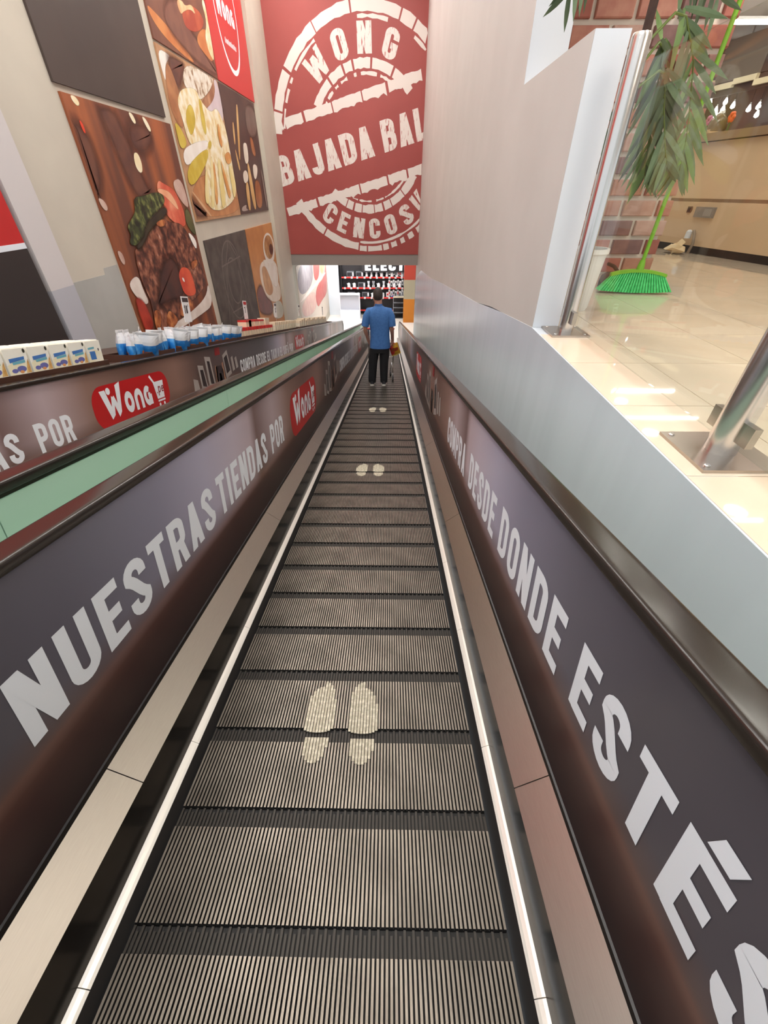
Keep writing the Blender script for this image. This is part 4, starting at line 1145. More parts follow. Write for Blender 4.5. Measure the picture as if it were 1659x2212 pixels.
for y0, y1, lab in ((1.47, 3.02, 'clear glass railing pane between the two steel posts'), (-.6, 1.33, 'clear glass railing pane on the near side of the thick post')):
    o = MB().box(1.438 - .005, 1.438 + .005, y0, y1, FLOOR_Z + .06, FLOOR_Z + 1.30).build('glass_railing', M_glass)
    tag(o, lab, 'glass pane', 'glass railing panes')

# ------------------------------------------------------------------ brick pillar
YB = 5.69
o = MB().box(1.42, 3.27, YB + .02, YB + .5, FLOOR_Z - .005, 3.62).build('pillar_brick', mat('mortar', S(236, 224, 208), .9))
struct(o, 'brick clad pillar behind the broom and the palm', 'pillar')
PIL = o
BR = [((171, 106, 93), (157, 92, 80)), ((154, 115, 107), (137, 101, 96)), ((191, 141, 116), (177, 123, 100)), ((202, 168, 153), (187, 147, 132)), ((142, 109, 105), (124, 93, 90)), ((178, 117, 103), (193, 140, 121))]
M_br = [mat('brick_%d' % i, S(*a), .85, col2=S(*b), scale=9, bump=.4) for i, (a, b) in enumerate(BR)]
bricks = {}
rowh = .181
def brick_mesh(w, h, d, k):
    key = (round(w, 2), k)
    if key in bricks: return copy_obj(bricks[key], PIL)
    mb = MB(); c = .008
    mb.loft([[(0, d, 0), (w, d, 0), (w, d, h), (0, d, h)], [(0, c, 0), (w, c, 0), (w, c, h), (0, c, h)], [(c, 0, c), (w - c, 0, c), (w - c, 0, h - c), (c, 0, h - c)]])
    bricks[key] = mb.build('brick', M_br[k], PIL)
    return bricks[key]
for r_ in range(16):
    z = FLOOR_Z + .004 + r_ * rowh
    if z > 3.45: break
    x = 3.31 - (.0 if r_ % 2 else .19)
    first = True
    xr = 3.31
    wl = .38
    while xr > 1.46:
        w = (.19 if r_ % 2 and first else wl)
        x0 = max(xr - w, 1.44)
        b = brick_mesh(xr - x0 - .042, rowh - .042, .045, random.randrange(6))
        b.location = (x0 + .021, YB - .022, z + .021)
        xr = x0; first = False
    b = brick_mesh(.36, rowh - .042, .045, random.randrange(6))
    b.rotation_euler = (0, 0, PI / 2); b.location = (3.312, YB + .03, z + .021)

# ------------------------------------------------------------------ counter and back bar
A0 = Vector((4.81, 8.58)); DD = Vector((.18241, -.98322)); NN = Vector((.98322, .18241))
def K(t_, off, z): return Vector((A0.x + DD.x * t_ + NN.x * off, A0.y + DD.y * t_ + NN.y * off, z))
def kbox(name, t0, t1, o0, o1, z0, z1, m, parent=None):
    mb = MB()
    vs = [K(a, b, z) for z in (z0, z1) for a, b in ((t0, o0), (t1, o0), (t1, o1), (t0, o1))]
    mb.add(vs, [(0, 3, 2, 1), (4, 5, 6, 7), (0, 1, 5, 4), (1, 2, 6, 5), (2, 3, 7, 6), (3, 0, 4, 7)])
    return mb.build(name, m, parent)
M_cnt = mat('counter_cream', S(222, 192, 156), .45, col2=S(214, 184, 148), scale=1.5)
t = thing('service_counter', 'cream service counter with a dark plinth behind the broom', 'counter', (0, 0, 0))
kbox('front_panel', -2.2, 5.0, .03, .5, FLOOR_Z + .10, 1.36, M_cnt, t)
kbox('front_panel', -2.2, 5.0, .02, .5, 1.40, 2.06, M_cnt, t)
kbox('groove', -2.2, 5.0, .045, .5, 1.36, 1.40, mat('counter_groove', S(176, 146, 116), .5), t)
kbox('plinth', -2.2, 5.0, .05, .5, FLOOR_Z, FLOOR_Z + .10, mat('plinth_black', S(38, 28, 24), .4), t)
kbox('worktop', -2.2, 5.0, -.04, .62, 2.07, 2.16, mat('counter_top', S(150, 122, 92), .3), t)
t = thing('socket_box', 'grey socket box on the cream counter front', 'socket', K(.82, .02, 1.17))
kb = MB().box(-.03, .03, -.18, .18, 0, .13).build('box', mat('socket_grey', S(150, 140, 130), .5), t)
MB().box(-.034, -.03, -.15, .0, .02, .11).build('cover', mat('socket_cover', S(168, 158, 148), .4), t)
t.rotation_euler = (0, 0, R(10.5))
t = thing('wall_socket', 'small dark square socket on the cream counter front', 'socket', K(.49, .018, 1.22), (0, 0, R(10.5)))
MB().box(-.012, .0, -.04, .04, 0, .08).build('plate', mat('socket_rim', S(120, 84, 62), .5), t)
MB().box(-.014, -.012, -.028, .028, .012, .068).build('face', mat('socket_dark', S(62, 36, 28), .5), t)
t = thing('power_plug', 'white plug with a grey cable hanging to the plinth', 'plug', K(.75, .02, .90), (0, 0, R(10.5)))
MB().lathe([(0, 0), (.045, 0), (.04, .09), (.02, .11), (0, .11)], c=(-.05, .04, 0), n=14).build('plug_body', M_white, t, smooth=True)
MB().tube([(-.05, -.04, .1), (-.06, -.09, .06), (-.05, -.12, -.06), (-.06, -.1, -.19)], .022, 8).build('cable', mat('cable_grey', S(150, 132, 112), .5), t, smooth=True)
# back bar behind the counter
o = kbox('wall_back', -3.5, 5, 1.95, 2.1, FLOOR_Z, 3.62, mat('back_wall_brown', S(92, 54, 36), .5, col2=S(74, 42, 30), scale=2))
struct(o, 'dark brown back wall behind the service counter', 'wall')
t = thing('menu_board', 'grey brown board hung above the counter', 'board', (0, 0, 0))
kbox('panel', -1.72, -.78, 1.46, 1.5, 2.98, 3.50, mat('menu_grey', S(112, 100, 88), .6), t)
kbox('side_panel', -.775, 1.2, 1.46, 1.5, 2.99, 3.60, mat('menu_dark', S(62, 42, 34), .5), t)
kbox('hanger', -1.3, -1.27, 1.47, 1.5, 3.5, 3.62, M_ring, t)
kbox('hanger', .5, .53, 1.47, 1.5, 3.5, 3.62, M_ring, t)
M_step = mat('step_cream', S(236, 222, 186), .5)
t = thing('valance', 'stepped cream valance strip under the grey board', 'valance', (0, 0, 0))
for a, b, z in ((-1.86, -1.7, 2.96), (-1.71, -1.22, 2.88), (-1.22, -.76, 2.91), (-.78, -.3, 2.84), (-.3, .2, 2.86)):
    kbox('strip', a, b, 1.40, 1.455, z, z + .07, M_step, t)
kbox('backing', -1.86, .2, 1.455, 1.5, 2.80, 2.975, mat('menu_dark', S(62, 42, 34), .5), t)
M_bulb = mat('bulb_glow', (1, 1, 1, 1), .4, emit=(1, .97, .92, 1), estr=8)
for i, (a, z) in enumerate(((-1.7, 2.76), (-1.33, 2.72), (-1.13, 2.65), (-1.49, 2.63), (-1.33, 2.63), (-1.44, 2.55), (-1.27, 2.54), (-.76, 2.57), (-.58, 2.58), (-.55, 2.48))):
    p_ = K(a, 1.5, z)
    t = thing('hanging_bulb', 'small glowing bulb above the counter goods, %s of ten' % ORD[i], 'bulb', p_, group='glowing bulbs above the counter')
    MB().lathe([(0, -.045), (.03, -.03), (.034, -.005), (.018, .03), (.01, .05), (0, .05)], n=12).build('glass', M_bulb, t, smooth=True)
    MB().lathe([(0, .048), (.012, .048), (.012, .075), (0, .075)], n=8).build('cap', M_ring, t)
    MB().tube([(0, 0, .07), (0, 0, 3.0 - z)], .003, 5).build('cord', M_trim, t)
t = thing('tube_lamp', 'long white tube lamp hanging above the service counter', 'lamp', (5.5, 8.58, 3.3))
MB().tube([(-.85, 0, 0), (.9, -.02, 0)], .022, 10).build('tube', M_lampw, t)
MB().box(-.9, .95, -.03, .03, .022, .05).build('housing', M_ring, t)
for x in (-.7, .75): MB().tube([(x, 0, .05), (x, 0, .315)], .004, 6).build('hanger', M_ring, t)
# goods on the counter
CT = 2.16
def on_counter(name, label, cat, a, off, parts, group=None):
    t = thing(name, label, cat, K(a, off, CT), (0, 0, R(10.5)), group)
    for nm, m, mb in parts: mb.build(nm, m, t, smooth=True)
M_gl = mat('jar_glass', S(198, 190, 172), .15, coat=.5)
on_counter('glass_jar', 'round pale glass jar at the far end of the counter', 'jar', -.45, .3, [('bowl', M_gl, MB().lathe([(0, 0), (.08, 0), (.13, .08), (.13, .2), (.08, .28), (0, .28)], n=18)), ('lid', M_ring, MB().lathe([(0, .281), (.07, .281), (.07, .31), (.015, .32), (.015, .345), (0, .345)], n=14))])
on_counter('glass_jar', 'darker round jar with an arched lid on the counter', 'jar', .08, .3, [('bowl', mat('jar_dark', S(110, 92, 66), .2), MB().lathe([(0, 0), (.09, 0), (.13, .07), (.12, .17), (.05, .24), (0, .24)], n=18)), ('lid', M_ring, MB().lathe([(0, .241), (.05, .241), (.03, .27), (0, .275)], n=14))])
for a, lab, c in ((-.3, 'pink paper flower beside the pale jar', (206, 60, 150)), (.0, 'mauve paper flower between the jars', (186, 110, 140)), (.42, 'orange red flower at the near end of the counter goods', (232, 96, 40))):
    mb = MB()
    for k in range(6):
        mb.ball((0, .035 * math.cos(k * PI / 3), .17 + .035 * math.sin(k * PI / 3)), (.02, .03, .03), 8, 6)
    on_counter('paper_flower', lab, 'flower', a, .2, [('petals', mat('petal_%d' % c[2], S(*c), .6), mb), ('stem', mat('stem_green', S(70, 110, 40), .6), MB().tube([(0, 0, 0), (0, .0, .17)], .008, 6))])
on_counter('serving_tray', 'flat beige tray on the counter edge', 'tray', -.05, .18, [('plate', mat('tray_beige', S(226, 196, 150), .5), MB().box(-.12, .12, -.3, .3, 0, .03)), ('rim', mat('tray_beige_rim', S(206, 172, 126), .5), MB().box(-.13, -.12, -.31, .31, 0, .05))])
on_counter('fruit_pile', 'small orange and yellow fruit pile at the counter corner', 'fruit', -.42, .1, [('fruit', mat('fruit_orange', S(226, 150, 50), .5), MB().ball((0, -.03, .04), .04).ball((0, .05, .04), .04)), ('fruit', mat('fruit_yellow', S(236, 206, 90), .5), MB().ball((0, .01, .1), .035))])

# ------------------------------------------------------------------ broom, bucket, dustpan
M_broomg = mat('broom_bristle_green', S(92, 226, 130), .55, col2=S(58, 196, 98), scale=30)
M_brooml = mat('broom_lime', S(130, 190, 44), .4)
t = thing('broom', 'green bristled broom with a lime green handle standing on the tiles', 'broom', (2.56, 4.52, FLOOR_Z), (0, 0, R(-8)))
MB().tube([(0, 0, .23), (.03, .02, .9), (.085, .06, 1.92)], .017, 10).build('handle', M_brooml, t, smooth=True)
MB().lathe([(0, .19), (.035, .19), (.03, .24), (.022, .28), (0, .28)], n=12).build('socket', M_brooml, t, smooth=True)
top = [(x / 10 * .25, .205 - .035 * (x / 10) ** 2) for x in range(-10, 11)]
mb = MB(); mb.loft([[(x, -.03, z - .025), (x, .03, z - .025), (x, .03, z), (x, -.03, z)] for x, z in top]); mb.build('head', M_brooml, t)
for k in range(25):
    f = -1 + 2 * k / 24
    x0 = f * .235; z0 = .185 - .035 * f * f; x1 = f * .325; zb = .012 + .014 * f * f
    mb = MB()
    rings = []
    for q in range(5):
        a = q / 4; x = x0 + (x1 - x0) * a; z = z0 + (zb - z0) * a; hw = .0062 + .0045 * a; dp = .022 + .03 * a
        rings.append([(x - hw, -dp, z), (x + hw, -dp, z), (x + hw, dp, z), (x - hw, dp, z)])
    mb.loft(rings); mb.build('bristle_tuft', M_broomg, t)
t = thing('plant_pot', 'tall white plant pot behind the steel post', 'pot', (1.735, 3.84, FLOOR_Z))
MB().lathe([(0, 0), (.105, 0), (.115, .02), (.15, .40), (.165, .41), (.165, .44), (.145, .44), (.135, .40), (0, .39)], n=32).build('shell', mat('pot_white', S(232, 228, 220), .45), t, smooth=True)
MB().lathe([(0, .391), (.134, .401), (.13, .41), (0, .415)], n=20).build('soil', mat('soil', S(70, 52, 38), .9), t)
t = thing('dustpan', 'dark rounded dustpan lying behind the broom head', 'dustpan', (2.62, 4.95, FLOOR_Z), (0, 0, R(8)))
mb = MB()
mb.loft([[(x, y, z) for x, y, z in ((-.26 * q, -.12 + .2 * a, .015 + .10 * a), (.26 * q, -.12 + .2 * a, .015 + .10 * a), (.26 * q, -.12 + .2 * a, .0), (-.26 * q, -.12 + .2 * a, .0))] for a, q in ((0, 1), (.5, 1), (.8, .8), (1, .5))])
mb.build('pan', mat('dustpan_dark', S(72, 56, 48), .6), t, smooth=True)
MB().tube([(0, .06, .10), (0, .18, .15), (0, .3, .16)], .018, 8).build('handle', mat('dustpan_dark', S(72, 56, 48), .6), t, smooth=True)
t = thing('plastic_bag', 'crumpled white plastic bag on the floor beside the broom', 'bag', (2.12, 4.85, FLOOR_Z))
bm_ = MB(); bm_.ball((0, 0, .09), (.17, .13, .09), 12, 8)
bm_.v = [(x + random.uniform(-.018, .018), y + random.uniform(-.018, .018), max(z + random.uniform(-.018, .018), .001)) for x, y, z in bm_.v]
bm_.build('film', mat('bag_film_white', S(226, 214, 196), .4), t)
MB().tube([(.0, 0, .17), (.02, 0, .21), (.05, .0, .22)], [.03, .018, .008], 8).build('knot', mat('bag_film_white', S(226, 214, 196), .4), t)
t = thing('crumpled_paper', 'crumpled cream paper on the tiles at the counter foot', 'paper', (4.72, 7.75, FLOOR_Z))
bm_ = MB(); bm_.ball((0, 0, .06), (.12, .2, .06), 9, 6)
bm_.v = [(x + random.uniform(-.03, .03), y + random.uniform(-.03, .03), max(z + random.uniform(-.02, .03), .001)) for x, y, z in bm_.v]
bm_.build('sheet', mat('paper_cream', S(240, 216, 176), .7), t)
MB().add([(-.02, .05, .1), (.04, .0, .2), (.06, -.1, .16), (.02, -.06, .08)], [(0, 1, 2, 3)]).build('corner', mat('paper_cream', S(240, 216, 176), .7), t)

# ------------------------------------------------------------------ palm
M_leaf = [mat('palm_leaf_%d' % i, S(*a), .45, col2=S(*b), scale=6) for i, (a, b) in enumerate((((62, 78, 50), (84, 98, 66)), ((88, 110, 76), (110, 130, 96)), ((96, 128, 70), (124, 150, 92))))]
M_trunk = mat('palm_trunk', S(66, 44, 34), .8, col2=S(52, 34, 27), scale=20)
palm = thing('potted_palm', 'tall palm with drooping dark green fronds behind the glass railing', 'plant', (1.735, 3.84, FLOOR_Z + .415))
def wl(p_): return Vector(p_) - Vector((1.735, 3.84, FLOOR_Z + .415))
MB().tube([(0, 0, -.01), (.0, .01, .6), (.01, .0, 1.1), (.0, -.02, 1.75), (.02, -.02, 2.1)], [.03, .028, .026, .024, .02], 9).build('trunk', M_trunk, palm, smooth=True)
leaf_cache = {}
def leaflet(parent, base, tip, wd, k):
    base = Vector(base); tip = Vector(tip); ax = tip - base; L_ = ax.length; ax.normalize()
    side = ax.cross(Vector((0, 1, .25))).normalized(); nr = side.cross(ax)
    rows = []
    for i in range(5):
        a = i / 4; w = wd * (math.sin(PI * (.12 + .88 * a)) ** .8) * .5 + .0008
        c = base + ax * (L_ * a) + Vector((0, 0, -.04 * L_ * a * a))
        rows.append([c - side * w, c + nr * w * .35, c + side * w, c - nr * .0015])
    MB().loft(rows).build('leaflet', M_leaf[k], parent)
def frond(pts, n, ln, kk, wd=.045, spread=.75):
    """arching rachis with leaflets on both sides"""
    P_ = [wl(p_) for p_ in pts]
    def at(a):
        x = a * (len(P_) - 1); i = min(int(x), len(P_) - 2); return P_[i].lerp(P_[i + 1], x - i)
    st = MB().tube([at(i / 10) for i in range(11)], [.009 - .0006 * i for i in range(11)], 6).build('frond', mat('palm_rachis', S(98, 116, 52), .5), palm, smooth=True)
    for i in range(n):
        a = .22 + .78 * i / (n - 1)
        c = at(a); d_ = (at(min(a + .03, 1)) - at(max(a - .03, 0))).normalized()
        sd = d_.cross(Vector((0, 1, 0)))
        if sd.length < .1: sd = Vector((1, 0, 0))
        sd.normalize()
        l_ = ln * (.65 + .35 * math.sin(PI * a)) * random.uniform(.85, 1.1)
        for sg in (-1, 1):
            dr = d_ * spread + sd * sg * .7 + Vector((0, random.uniform(-.35, .35), -.45))
            dr.normalize()
            leaflet(st, c, c + dr * l_, wd, kk if random.random() > .35 else (kk + 1) % 3)
frond([(1.74, 3.84, 2.2), (2.0, 4.0, 2.42), (2.25, 4.15, 2.2), (2.40, 4.2, 1.85), (2.44, 4.2, 1.62)], 18, .34, 1, .036)
frond([(1.74, 3.84, 2.1), (1.96, 4.05, 2.3), (2.08, 4.2, 2.05), (2.16, 4.25, 1.75), (2.20, 4.25, 1.60)], 18, .30, 2, .036)
frond([(1.74, 3.84, 2.0), (1.98, 3.95, 2.15), (2.10, 4.05, 1.95), (2.22, 4.1, 1.75), (2.28, 4.12, 1.66)], 16, .30, 0, .036)
frond([(1.74, 3.84, 1.85), (1.70, 3.9, 1.93), (1.64, 3.97, 1.78), (1.60, 4.0, 1.62)], 7, .24, 0, .04)
frond([(1.74, 3.84, 2.55), (1.6, 3.95, 2.75), (1.40, 4.05, 2.66), (1.30, 4.1, 2.5)], 9, .26, 0, .03)
frond([(1.74, 3.84, 2.5), (1.9, 4.0, 2.72), (2.1, 4.1, 2.65), (2.3, 4.2, 2.5)], 10, .28, 0, .03)
frond([(1.74, 3.84, 2.6), (1.75, 3.9, 2.75), (1.66, 4.0, 2.72), (1.60, 4.1, 2.60)], 8, .24, 0, .03)

# ------------------------------------------------------------------ person on the walk
M_skin = mat('skin', S(186, 134, 112), .55)
M_shirt = mat('polo_blue', S(66, 112, 170), .8, col2=S(58, 102, 158), scale=30)
M_trous = mat('trousers_black', S(24, 23, 26), .8)
M_hair = mat('hair_dark', S(58, 46, 40), .7, col2=S(44, 34, 30), scale=60)
M_sole = mat('shoe_white', S(226, 220, 210), .5); M_shoe = mat('shoe_dark', S(46, 44, 48), .6)
SP = 9.03
KP = 1.097
base = T(-.075, SP, 0)
man = thing('person', 'person in a blue polo shirt and black trousers standing on the walk, seen from behind', 'person', base)
man.scale = (KP, KP, KP)
def skin_body(name, verts, edges, radii, root, m, parent):
    me = bpy.data.meshes.new(name)
    me.from_pydata(verts, edges, [])
    me.materials.append(m)
    o_ = bpy.data.objects.new(name, me); COL.objects.link(o_); o_.parent = parent
    mod = o_.modifiers.new('skin', 'SKIN'); mod.use_smooth_shade = True
    sub = o_.modifiers.new('sub', 'SUBSURF'); sub.levels = 2; sub.render_levels = 2
    if not me.skin_vertices: me.skin_vertices.new()
    for i, r_ in enumerate(radii):
        sv = me.skin_vertices[0].data[i]
        sv.radius = r_ if isinstance(r_, tuple) else (r_, r_)
        sv.use_root = (i == root)
    return o_
V, E_, Q = [], [], []
def vt(p, r_, prev=None):
    V.append(p); Q.append(r_)
    if prev is not None: E_.append((prev, len(V) - 1))
    return len(V) - 1
pel = vt((.035, 0, .88), (.13, .09))
wst = vt((.04, 0, 1.02), (.12, .085), pel)
cst = vt((.04, 0, 1.2), (.12, .08), wst)
shd = vt((.03, 0, 1.36), (.085, .06), cst)
nck = vt((.02, .01, 1.47), .052, shd)
jaw = vt((.012, .03, 1.56), (.066, .07), nck)
skl = vt((.01, .03, 1.645), (.075, .09), jaw)
top_ = vt((.01, .03, 1.71), (.055, .07), skl)
nose = vt((.01, .125, 1.60), .014, jaw)
for sg in (-1, 1): vt((.01 + sg * .082, .02, 1.60), (.014, .02), jaw)
for sg, kn, an in ((-1, (-.10, .02, .46), (-.115, -.01, .08)), (1, (.11, .02, .46), (.115, -.01, .08))):
    h_ = vt((.03 + sg * .095, 0, .80), .085, pel); k_ = vt(kn, .055, h_); a_ = vt(an, .04, k_); vt((an[0] + sg * .012, .13, .03), .03, a_)
# arms with hands
def hand(wr, dirn, palm_n, prev, curl):
    """palm, four fingers of different lengths and a thumb"""
    d_ = Vector(dirn).normalized(); nrm = Vector(palm_n).normalized(); sd = d_.cross(nrm).normalized()
    w_ = Vector(wr)
    pm_ = vt(tuple(w_ + d_ * .045), (.035, .018), prev)
    for i, (off, ln) in enumerate(((-.03, .062), (-.01, .072), (.01, .068), (.03, .052))):
        kn_ = vt(tuple(w_ + d_ * .088 + sd * off), .0095, pm_)
        m1 = w_ + d_ * (.088 + ln * .45) + sd * off + nrm * (ln * .25 * curl)
        a = vt(tuple(m1), .009, kn_)
        m2 = m1 + d_ * (ln * .25 * (1 - curl)) + nrm * (ln * .55 * curl) + d_ * .012
        vt(tuple(m2), .008, a)
    th = vt(tuple(w_ + d_ * .04 - sd * .045 + nrm * .012), .011, pm_)
    vt(tuple(w_ + d_ * .075 - sd * .058 + nrm * .03), .009, th)
sr = vt((.20, 0, 1.35), .05, shd); er = vt((.262, -.02, 1.08), .043, sr); wr_ = vt((.285, .16, .845), .029, er)
hand((.285, .16, .845), (.02, .35, -.75), (-.9, .2, -.1), wr_, .8)
sl = vt((-.14, 0, 1.35), .05, shd); el = vt((-.235, -.03, 1.08), .043, sl); wl_ = vt((-.185, .09, .85), .029, el)
hand((-.185, .09, .85), (.25, .35, -.8), (.9, .1, 0), wl_, .3)
skin_body('body', V, E_, Q, 0, M_skin, man)
def ering(cx, cy, z, rx, ry, n=22, pw=.8):
    out = []
    for k in range(n):
        a = 2 * PI * k / n; c, s_ = math.cos(a), math.sin(a)
        out.append((cx + rx * abs(c) ** pw * (1 if c >= 0 else -1), cy + ry * abs(s_) ** pw * (1 if s_ >= 0 else -1), z))
    return out
def limb(mb, pts, rr, n=14):
    mb.tube(pts, rr, n)
sh = MB()
sh.loft([ering(.045, 0, .745, .196, .135), ering(.045, 0, .80, .194, .133), ering(.045, 0, .92, .180, .122), ering(.042, 0, 1.05, .180, .122), ering(.04, 0, 1.2, .196, .13), ering(.035, 0, 1.32, .205, .125),
         ering(.03, 0, 1.40, .175, .105), ering(.025, 0, 1.445, .10, .082), ering(.022, .005, 1.47, .066, .068)])
limb(sh, [(.13, 0, 1.375), (.205, 0, 1.365), (.245, -.008, 1.28), (.262, -.016, 1.17), (.268, -.02, 1.125)], [.07, .078, .076, .072, .07])
limb(sh, [(-.07, 0, 1.375), (-.145, 0, 1.365), (-.195, -.008, 1.28), (-.222, -.016, 1.17), (-.232, -.02, 1.125)], [.07, .078, .076, .072, .07])
sh.build('polo_shirt', M_shirt, man, smooth=True, auto=R(70))
MB().loft([ering(.022, .005, 1.452, .072, .074), ering(.02, .008, 1.50, .066, .068), ering(.02, .008, 1.502, .058, .06), ering(.02, .008, 1.455, .062, .064)]).build('collar', mat('polo_collar', S(58, 100, 156), .8), man, smooth=True)
tr = MB()
tr.loft([ering(.04, 0, .86, .168, .11), ering(.04, 0, .78, .180, .122), ering(.036, 0, .72, .182, .124), ering(.03, 0, .66, .172, .115)])
for sg, pts in ((-1, [(-.055, 0, .74), (-.078, .0, .60), (-.095, .01, .46), (-.108, -.005, .25), (-.116, -.01, .075)]), (1, [(.125, 0, .74), (.125, 0, .60), (.118, .01, .46), (.117, -.005, .25), (.118, -.01, .075)])):
    limb(tr, pts, [.100, .096, .087, .080, .074])
tr.build('trousers', M_trous, man, smooth=True, auto=R(70))
for sg in (-1, 1):
    x = sg * .117
    tilt_ = -math.tan(SLOPE)
    def yz(y, z): return z + tilt_ * y * .95
    so = MB().loft([[(x + px_ * .046 * q, y, yz(y, z)) for px_, z in ((-1, .002), (1, .002), (1, .035), (-1, .035))] for y, q in ((-.095, .6), (-.07, .95), (0, .9), (.1, 1.1), (.16, .9), (.19, .45))])
    so.build('shoe_sole', M_sole, man, smooth=True)
    up_ = MB().loft([[(x + .042 * q * math.cos(a), y, yz(y, .034 + hh * max(math.sin(a), 0))) for a in [PI * k / 6 for k in range(7)]] for y, q, hh in ((-.09, .55, .05), (-.065, .95, .085), (-.02, .9, .095), (.05, 1.0, .06), (.12, 1.0, .045), (.175, .5, .02))])
    up_.build('shoe_upper', M_shoe, man, smooth=True)
hr = MB()
rings = []
for i in range(9):
    a = -.62 + (PI / 2 + .62) * i / 8
    q = max(math.cos(a), .02)
    rings.append([(.011 + (.088 * q) * math.cos(2 * PI * k / 20), .022 + (.104 * q) * math.sin(2 * PI * k / 20) - (.012 if math.sin(2 * PI * k / 20) > .3 and a < .3 else 0), 1.635 + .122 * math.sin(a) + (.055 * max(0, math.sin(2 * PI * k / 20)) if a < .25 else 0)) for k in range(20)])
hr.loft(rings); hr.build('hair', M_hair, man, smooth=True)
for sg in (-1, 1): MB().ball((.012 + sg * .03, .107, 1.635), (.011, .007, .007), 8, 6).build('eye', mat('eye_white', S(220, 214, 206), .3), man, smooth=True)
MB().tube([(-.012, .108, 1.555), (.012, .112, 1.553), (.036, .108, 1.555)], [.003, .006, .003], 6).build('mouth', mat('lips', S(160, 90, 84), .5), man, smooth=True)

# packs carried in the right hand
def w_of(p_): return base + Vector(p_) * KP
for lab, m, dx, dz in (('yellow snack packet held in the right hand', mat('packet_yellow', S(216, 172, 40), .35, col2=S(196, 120, 30), scale=14), .0, 0), ('red snack packet held beside the yellow one', mat('packet_red', S(206, 50, 44), .35), -.05, -.01)):
    t = thing('snack_packet', lab, 'packet', w_of((.31 + dx, .24, .74 + dz)), (R(8), R(-22), R(10)))
    mb = MB(); rings = []
    for i in range(8):
        a = i / 7; th = .045 * math.sin(PI * a) ** .6 + .002; ww = .075
        rings.append([(ww * math.cos(2 * PI * k / 12), th * math.sin(2 * PI * k / 12), -.24 * a) for k in range(12)])
    mb.loft(rings); mb.build('film', m, t, smooth=True)
    MB().box(-.075, .075, -.002, .002, -.262, -.238).build('seal', mat('packet_seal', S(230, 200, 90), .4), t)
    MB().add([(-.05, -.047, -.07), (.05, -.047, -.08), (.045, -.047, -.14), (-.045, -.047, -.15)], [(0, 1, 2, 3)]).build('label_print', mat('packet_label', S(150, 60, 30), .5), t)

# ------------------------------------------------------------------ shopping trolley
M_wire = mat('trolley_wire', S(176, 172, 168), .25, metal=1.0)
M_wheel = mat('trolley_wheel', S(30, 28, 28), .6)
t = thing('shopping_trolley', 'wire shopping trolley in front of the person on the walk', 'trolley', T(-.02, SP + .50, 0), (-SLOPE, 0, 0))
t.scale = (KP, KP, KP)
for x in (-.25, .25):
    MB().tube([(x, 0, .10), (x * .98, .02, .18), (x * .96, .32, .26), (x * .9, .78, .30), (x * .8, .82, .12)], .012, 8).build('base_rail', M_wire, t, smooth=True)
    MB().tube([(x * .98, .02, .18), (x, -.02, .6), (x, -.08, 1.02)], .012, 8).build('upright', M_wire, t, smooth=True)
MB().tube([(-.27, -.09, 1.03), (.27, -.09, 1.03)], .016, 10).build('handle', mat('trolley_handle', S(190, 40, 40), .4), t, smooth=True)
def bp(f, g, h):
    y = -.02 + f * .92; z = .50 + .12 * f + h * (.48 - .05 * f); x = g * (.25 - .05 * f)
    return (x, y, z)
for g in (-1, 1):
    for h in (0, .25, .5, .75, 1.0): MB().tube([bp(0, g, h), bp(1, g, h)], .004, 5).build('basket_wire', M_wire, t)
    for k in range(9): MB().tube([bp(k / 8, g, 0), bp(k / 8, g, 1)], .003, 5).build('basket_wire', M_wire, t)
for f in (0, 1):
    for h in (0, .33, .66, 1.0): MB().tube([bp(f, -1, h), bp(f, 1, h)], .004, 5).build('basket_wire', M_wire, t)
    for k in range(7): MB().tube([bp(f, -1 + k / 3, 0), bp(f, -1 + k / 3, 1)], .003, 5).build('basket_wire', M_wire, t)
for k in range(7): MB().tube([bp(0, -1 + k / 3, 0), bp(1, -1 + k / 3, 0)], .003, 5).build('basket_wire', M_wire, t)
for x, y in ((-.25, 0), (.25, 0), (-.2, .82), (.2, .82)):
    w = MB().tube([(x - .014, y, .055), (x + .014, y, .055)], .055, 16).build('wheel', M_wheel, t)
    MB().box(x - .02, x - .016, y - .015, y + .015, .05, .13).box(x + .016, x + .02, y - .015, y + .015, .05, .13).box(x - .02, x + .02, y - .015, y + .015, .12, .135).build('wheel_fork', M_wire, t)

# ------------------------------------------------------------------ lower level
M_lowf = mat('low_floor', S(230, 224, 214), .15)
o = MB().box(-9, 7, 21.9, 34, LOW_Z - .2, LOW_Z).build('floor_lower', M_lowf)
struct(o, 'bright floor of the lower level', 'floor')
o = MB().box(-3.98, XR + 6, Y_RED + .9, 34, -.62, -.5).build('ceiling', M_ceil)
struct(o, 'ceiling of the lower level', 'ceiling')
o = MB().box(-9, 7, 31.5, 31.7, LOW_Z, -.6).build('wall_low_back', mat('low_back_dark', S(60, 52, 52), .6))
struct(o, 'dark back wall of the lower level', 'wall')
o = MB().box(-5.5, -3.0, 28.5, 28.7, LOW_Z, -.6).build('wall_low_bright', M_white)
struct(o, 'overlit white wall left of the goods shelves', 'wall')
for k, (x, y, lx, ly) in enumerate(((-2.9, 21.5, 1.0, 2.4), (-2.9, 24.6, 1.0, 2.4), (-2.9, 27.2, 1.0, 1.6), (-.6, 21.5, 1.2, .5), (-.6, 24.5, 1.2, .5), (-.6, 27.0, 1.2, .5), (1.2, 26.5, 1.0, .4), (3.0, 24.0, 1.2, .5))):  # unseen lamps added to flood the exit and overexpose the white wall at left
    linear_lamp(x, y, -.68, lx, ly, 'added very bright lower level ceiling lamp, %s of eight' % ORD[k], M_lampc, 'added lower level ceiling lamps')
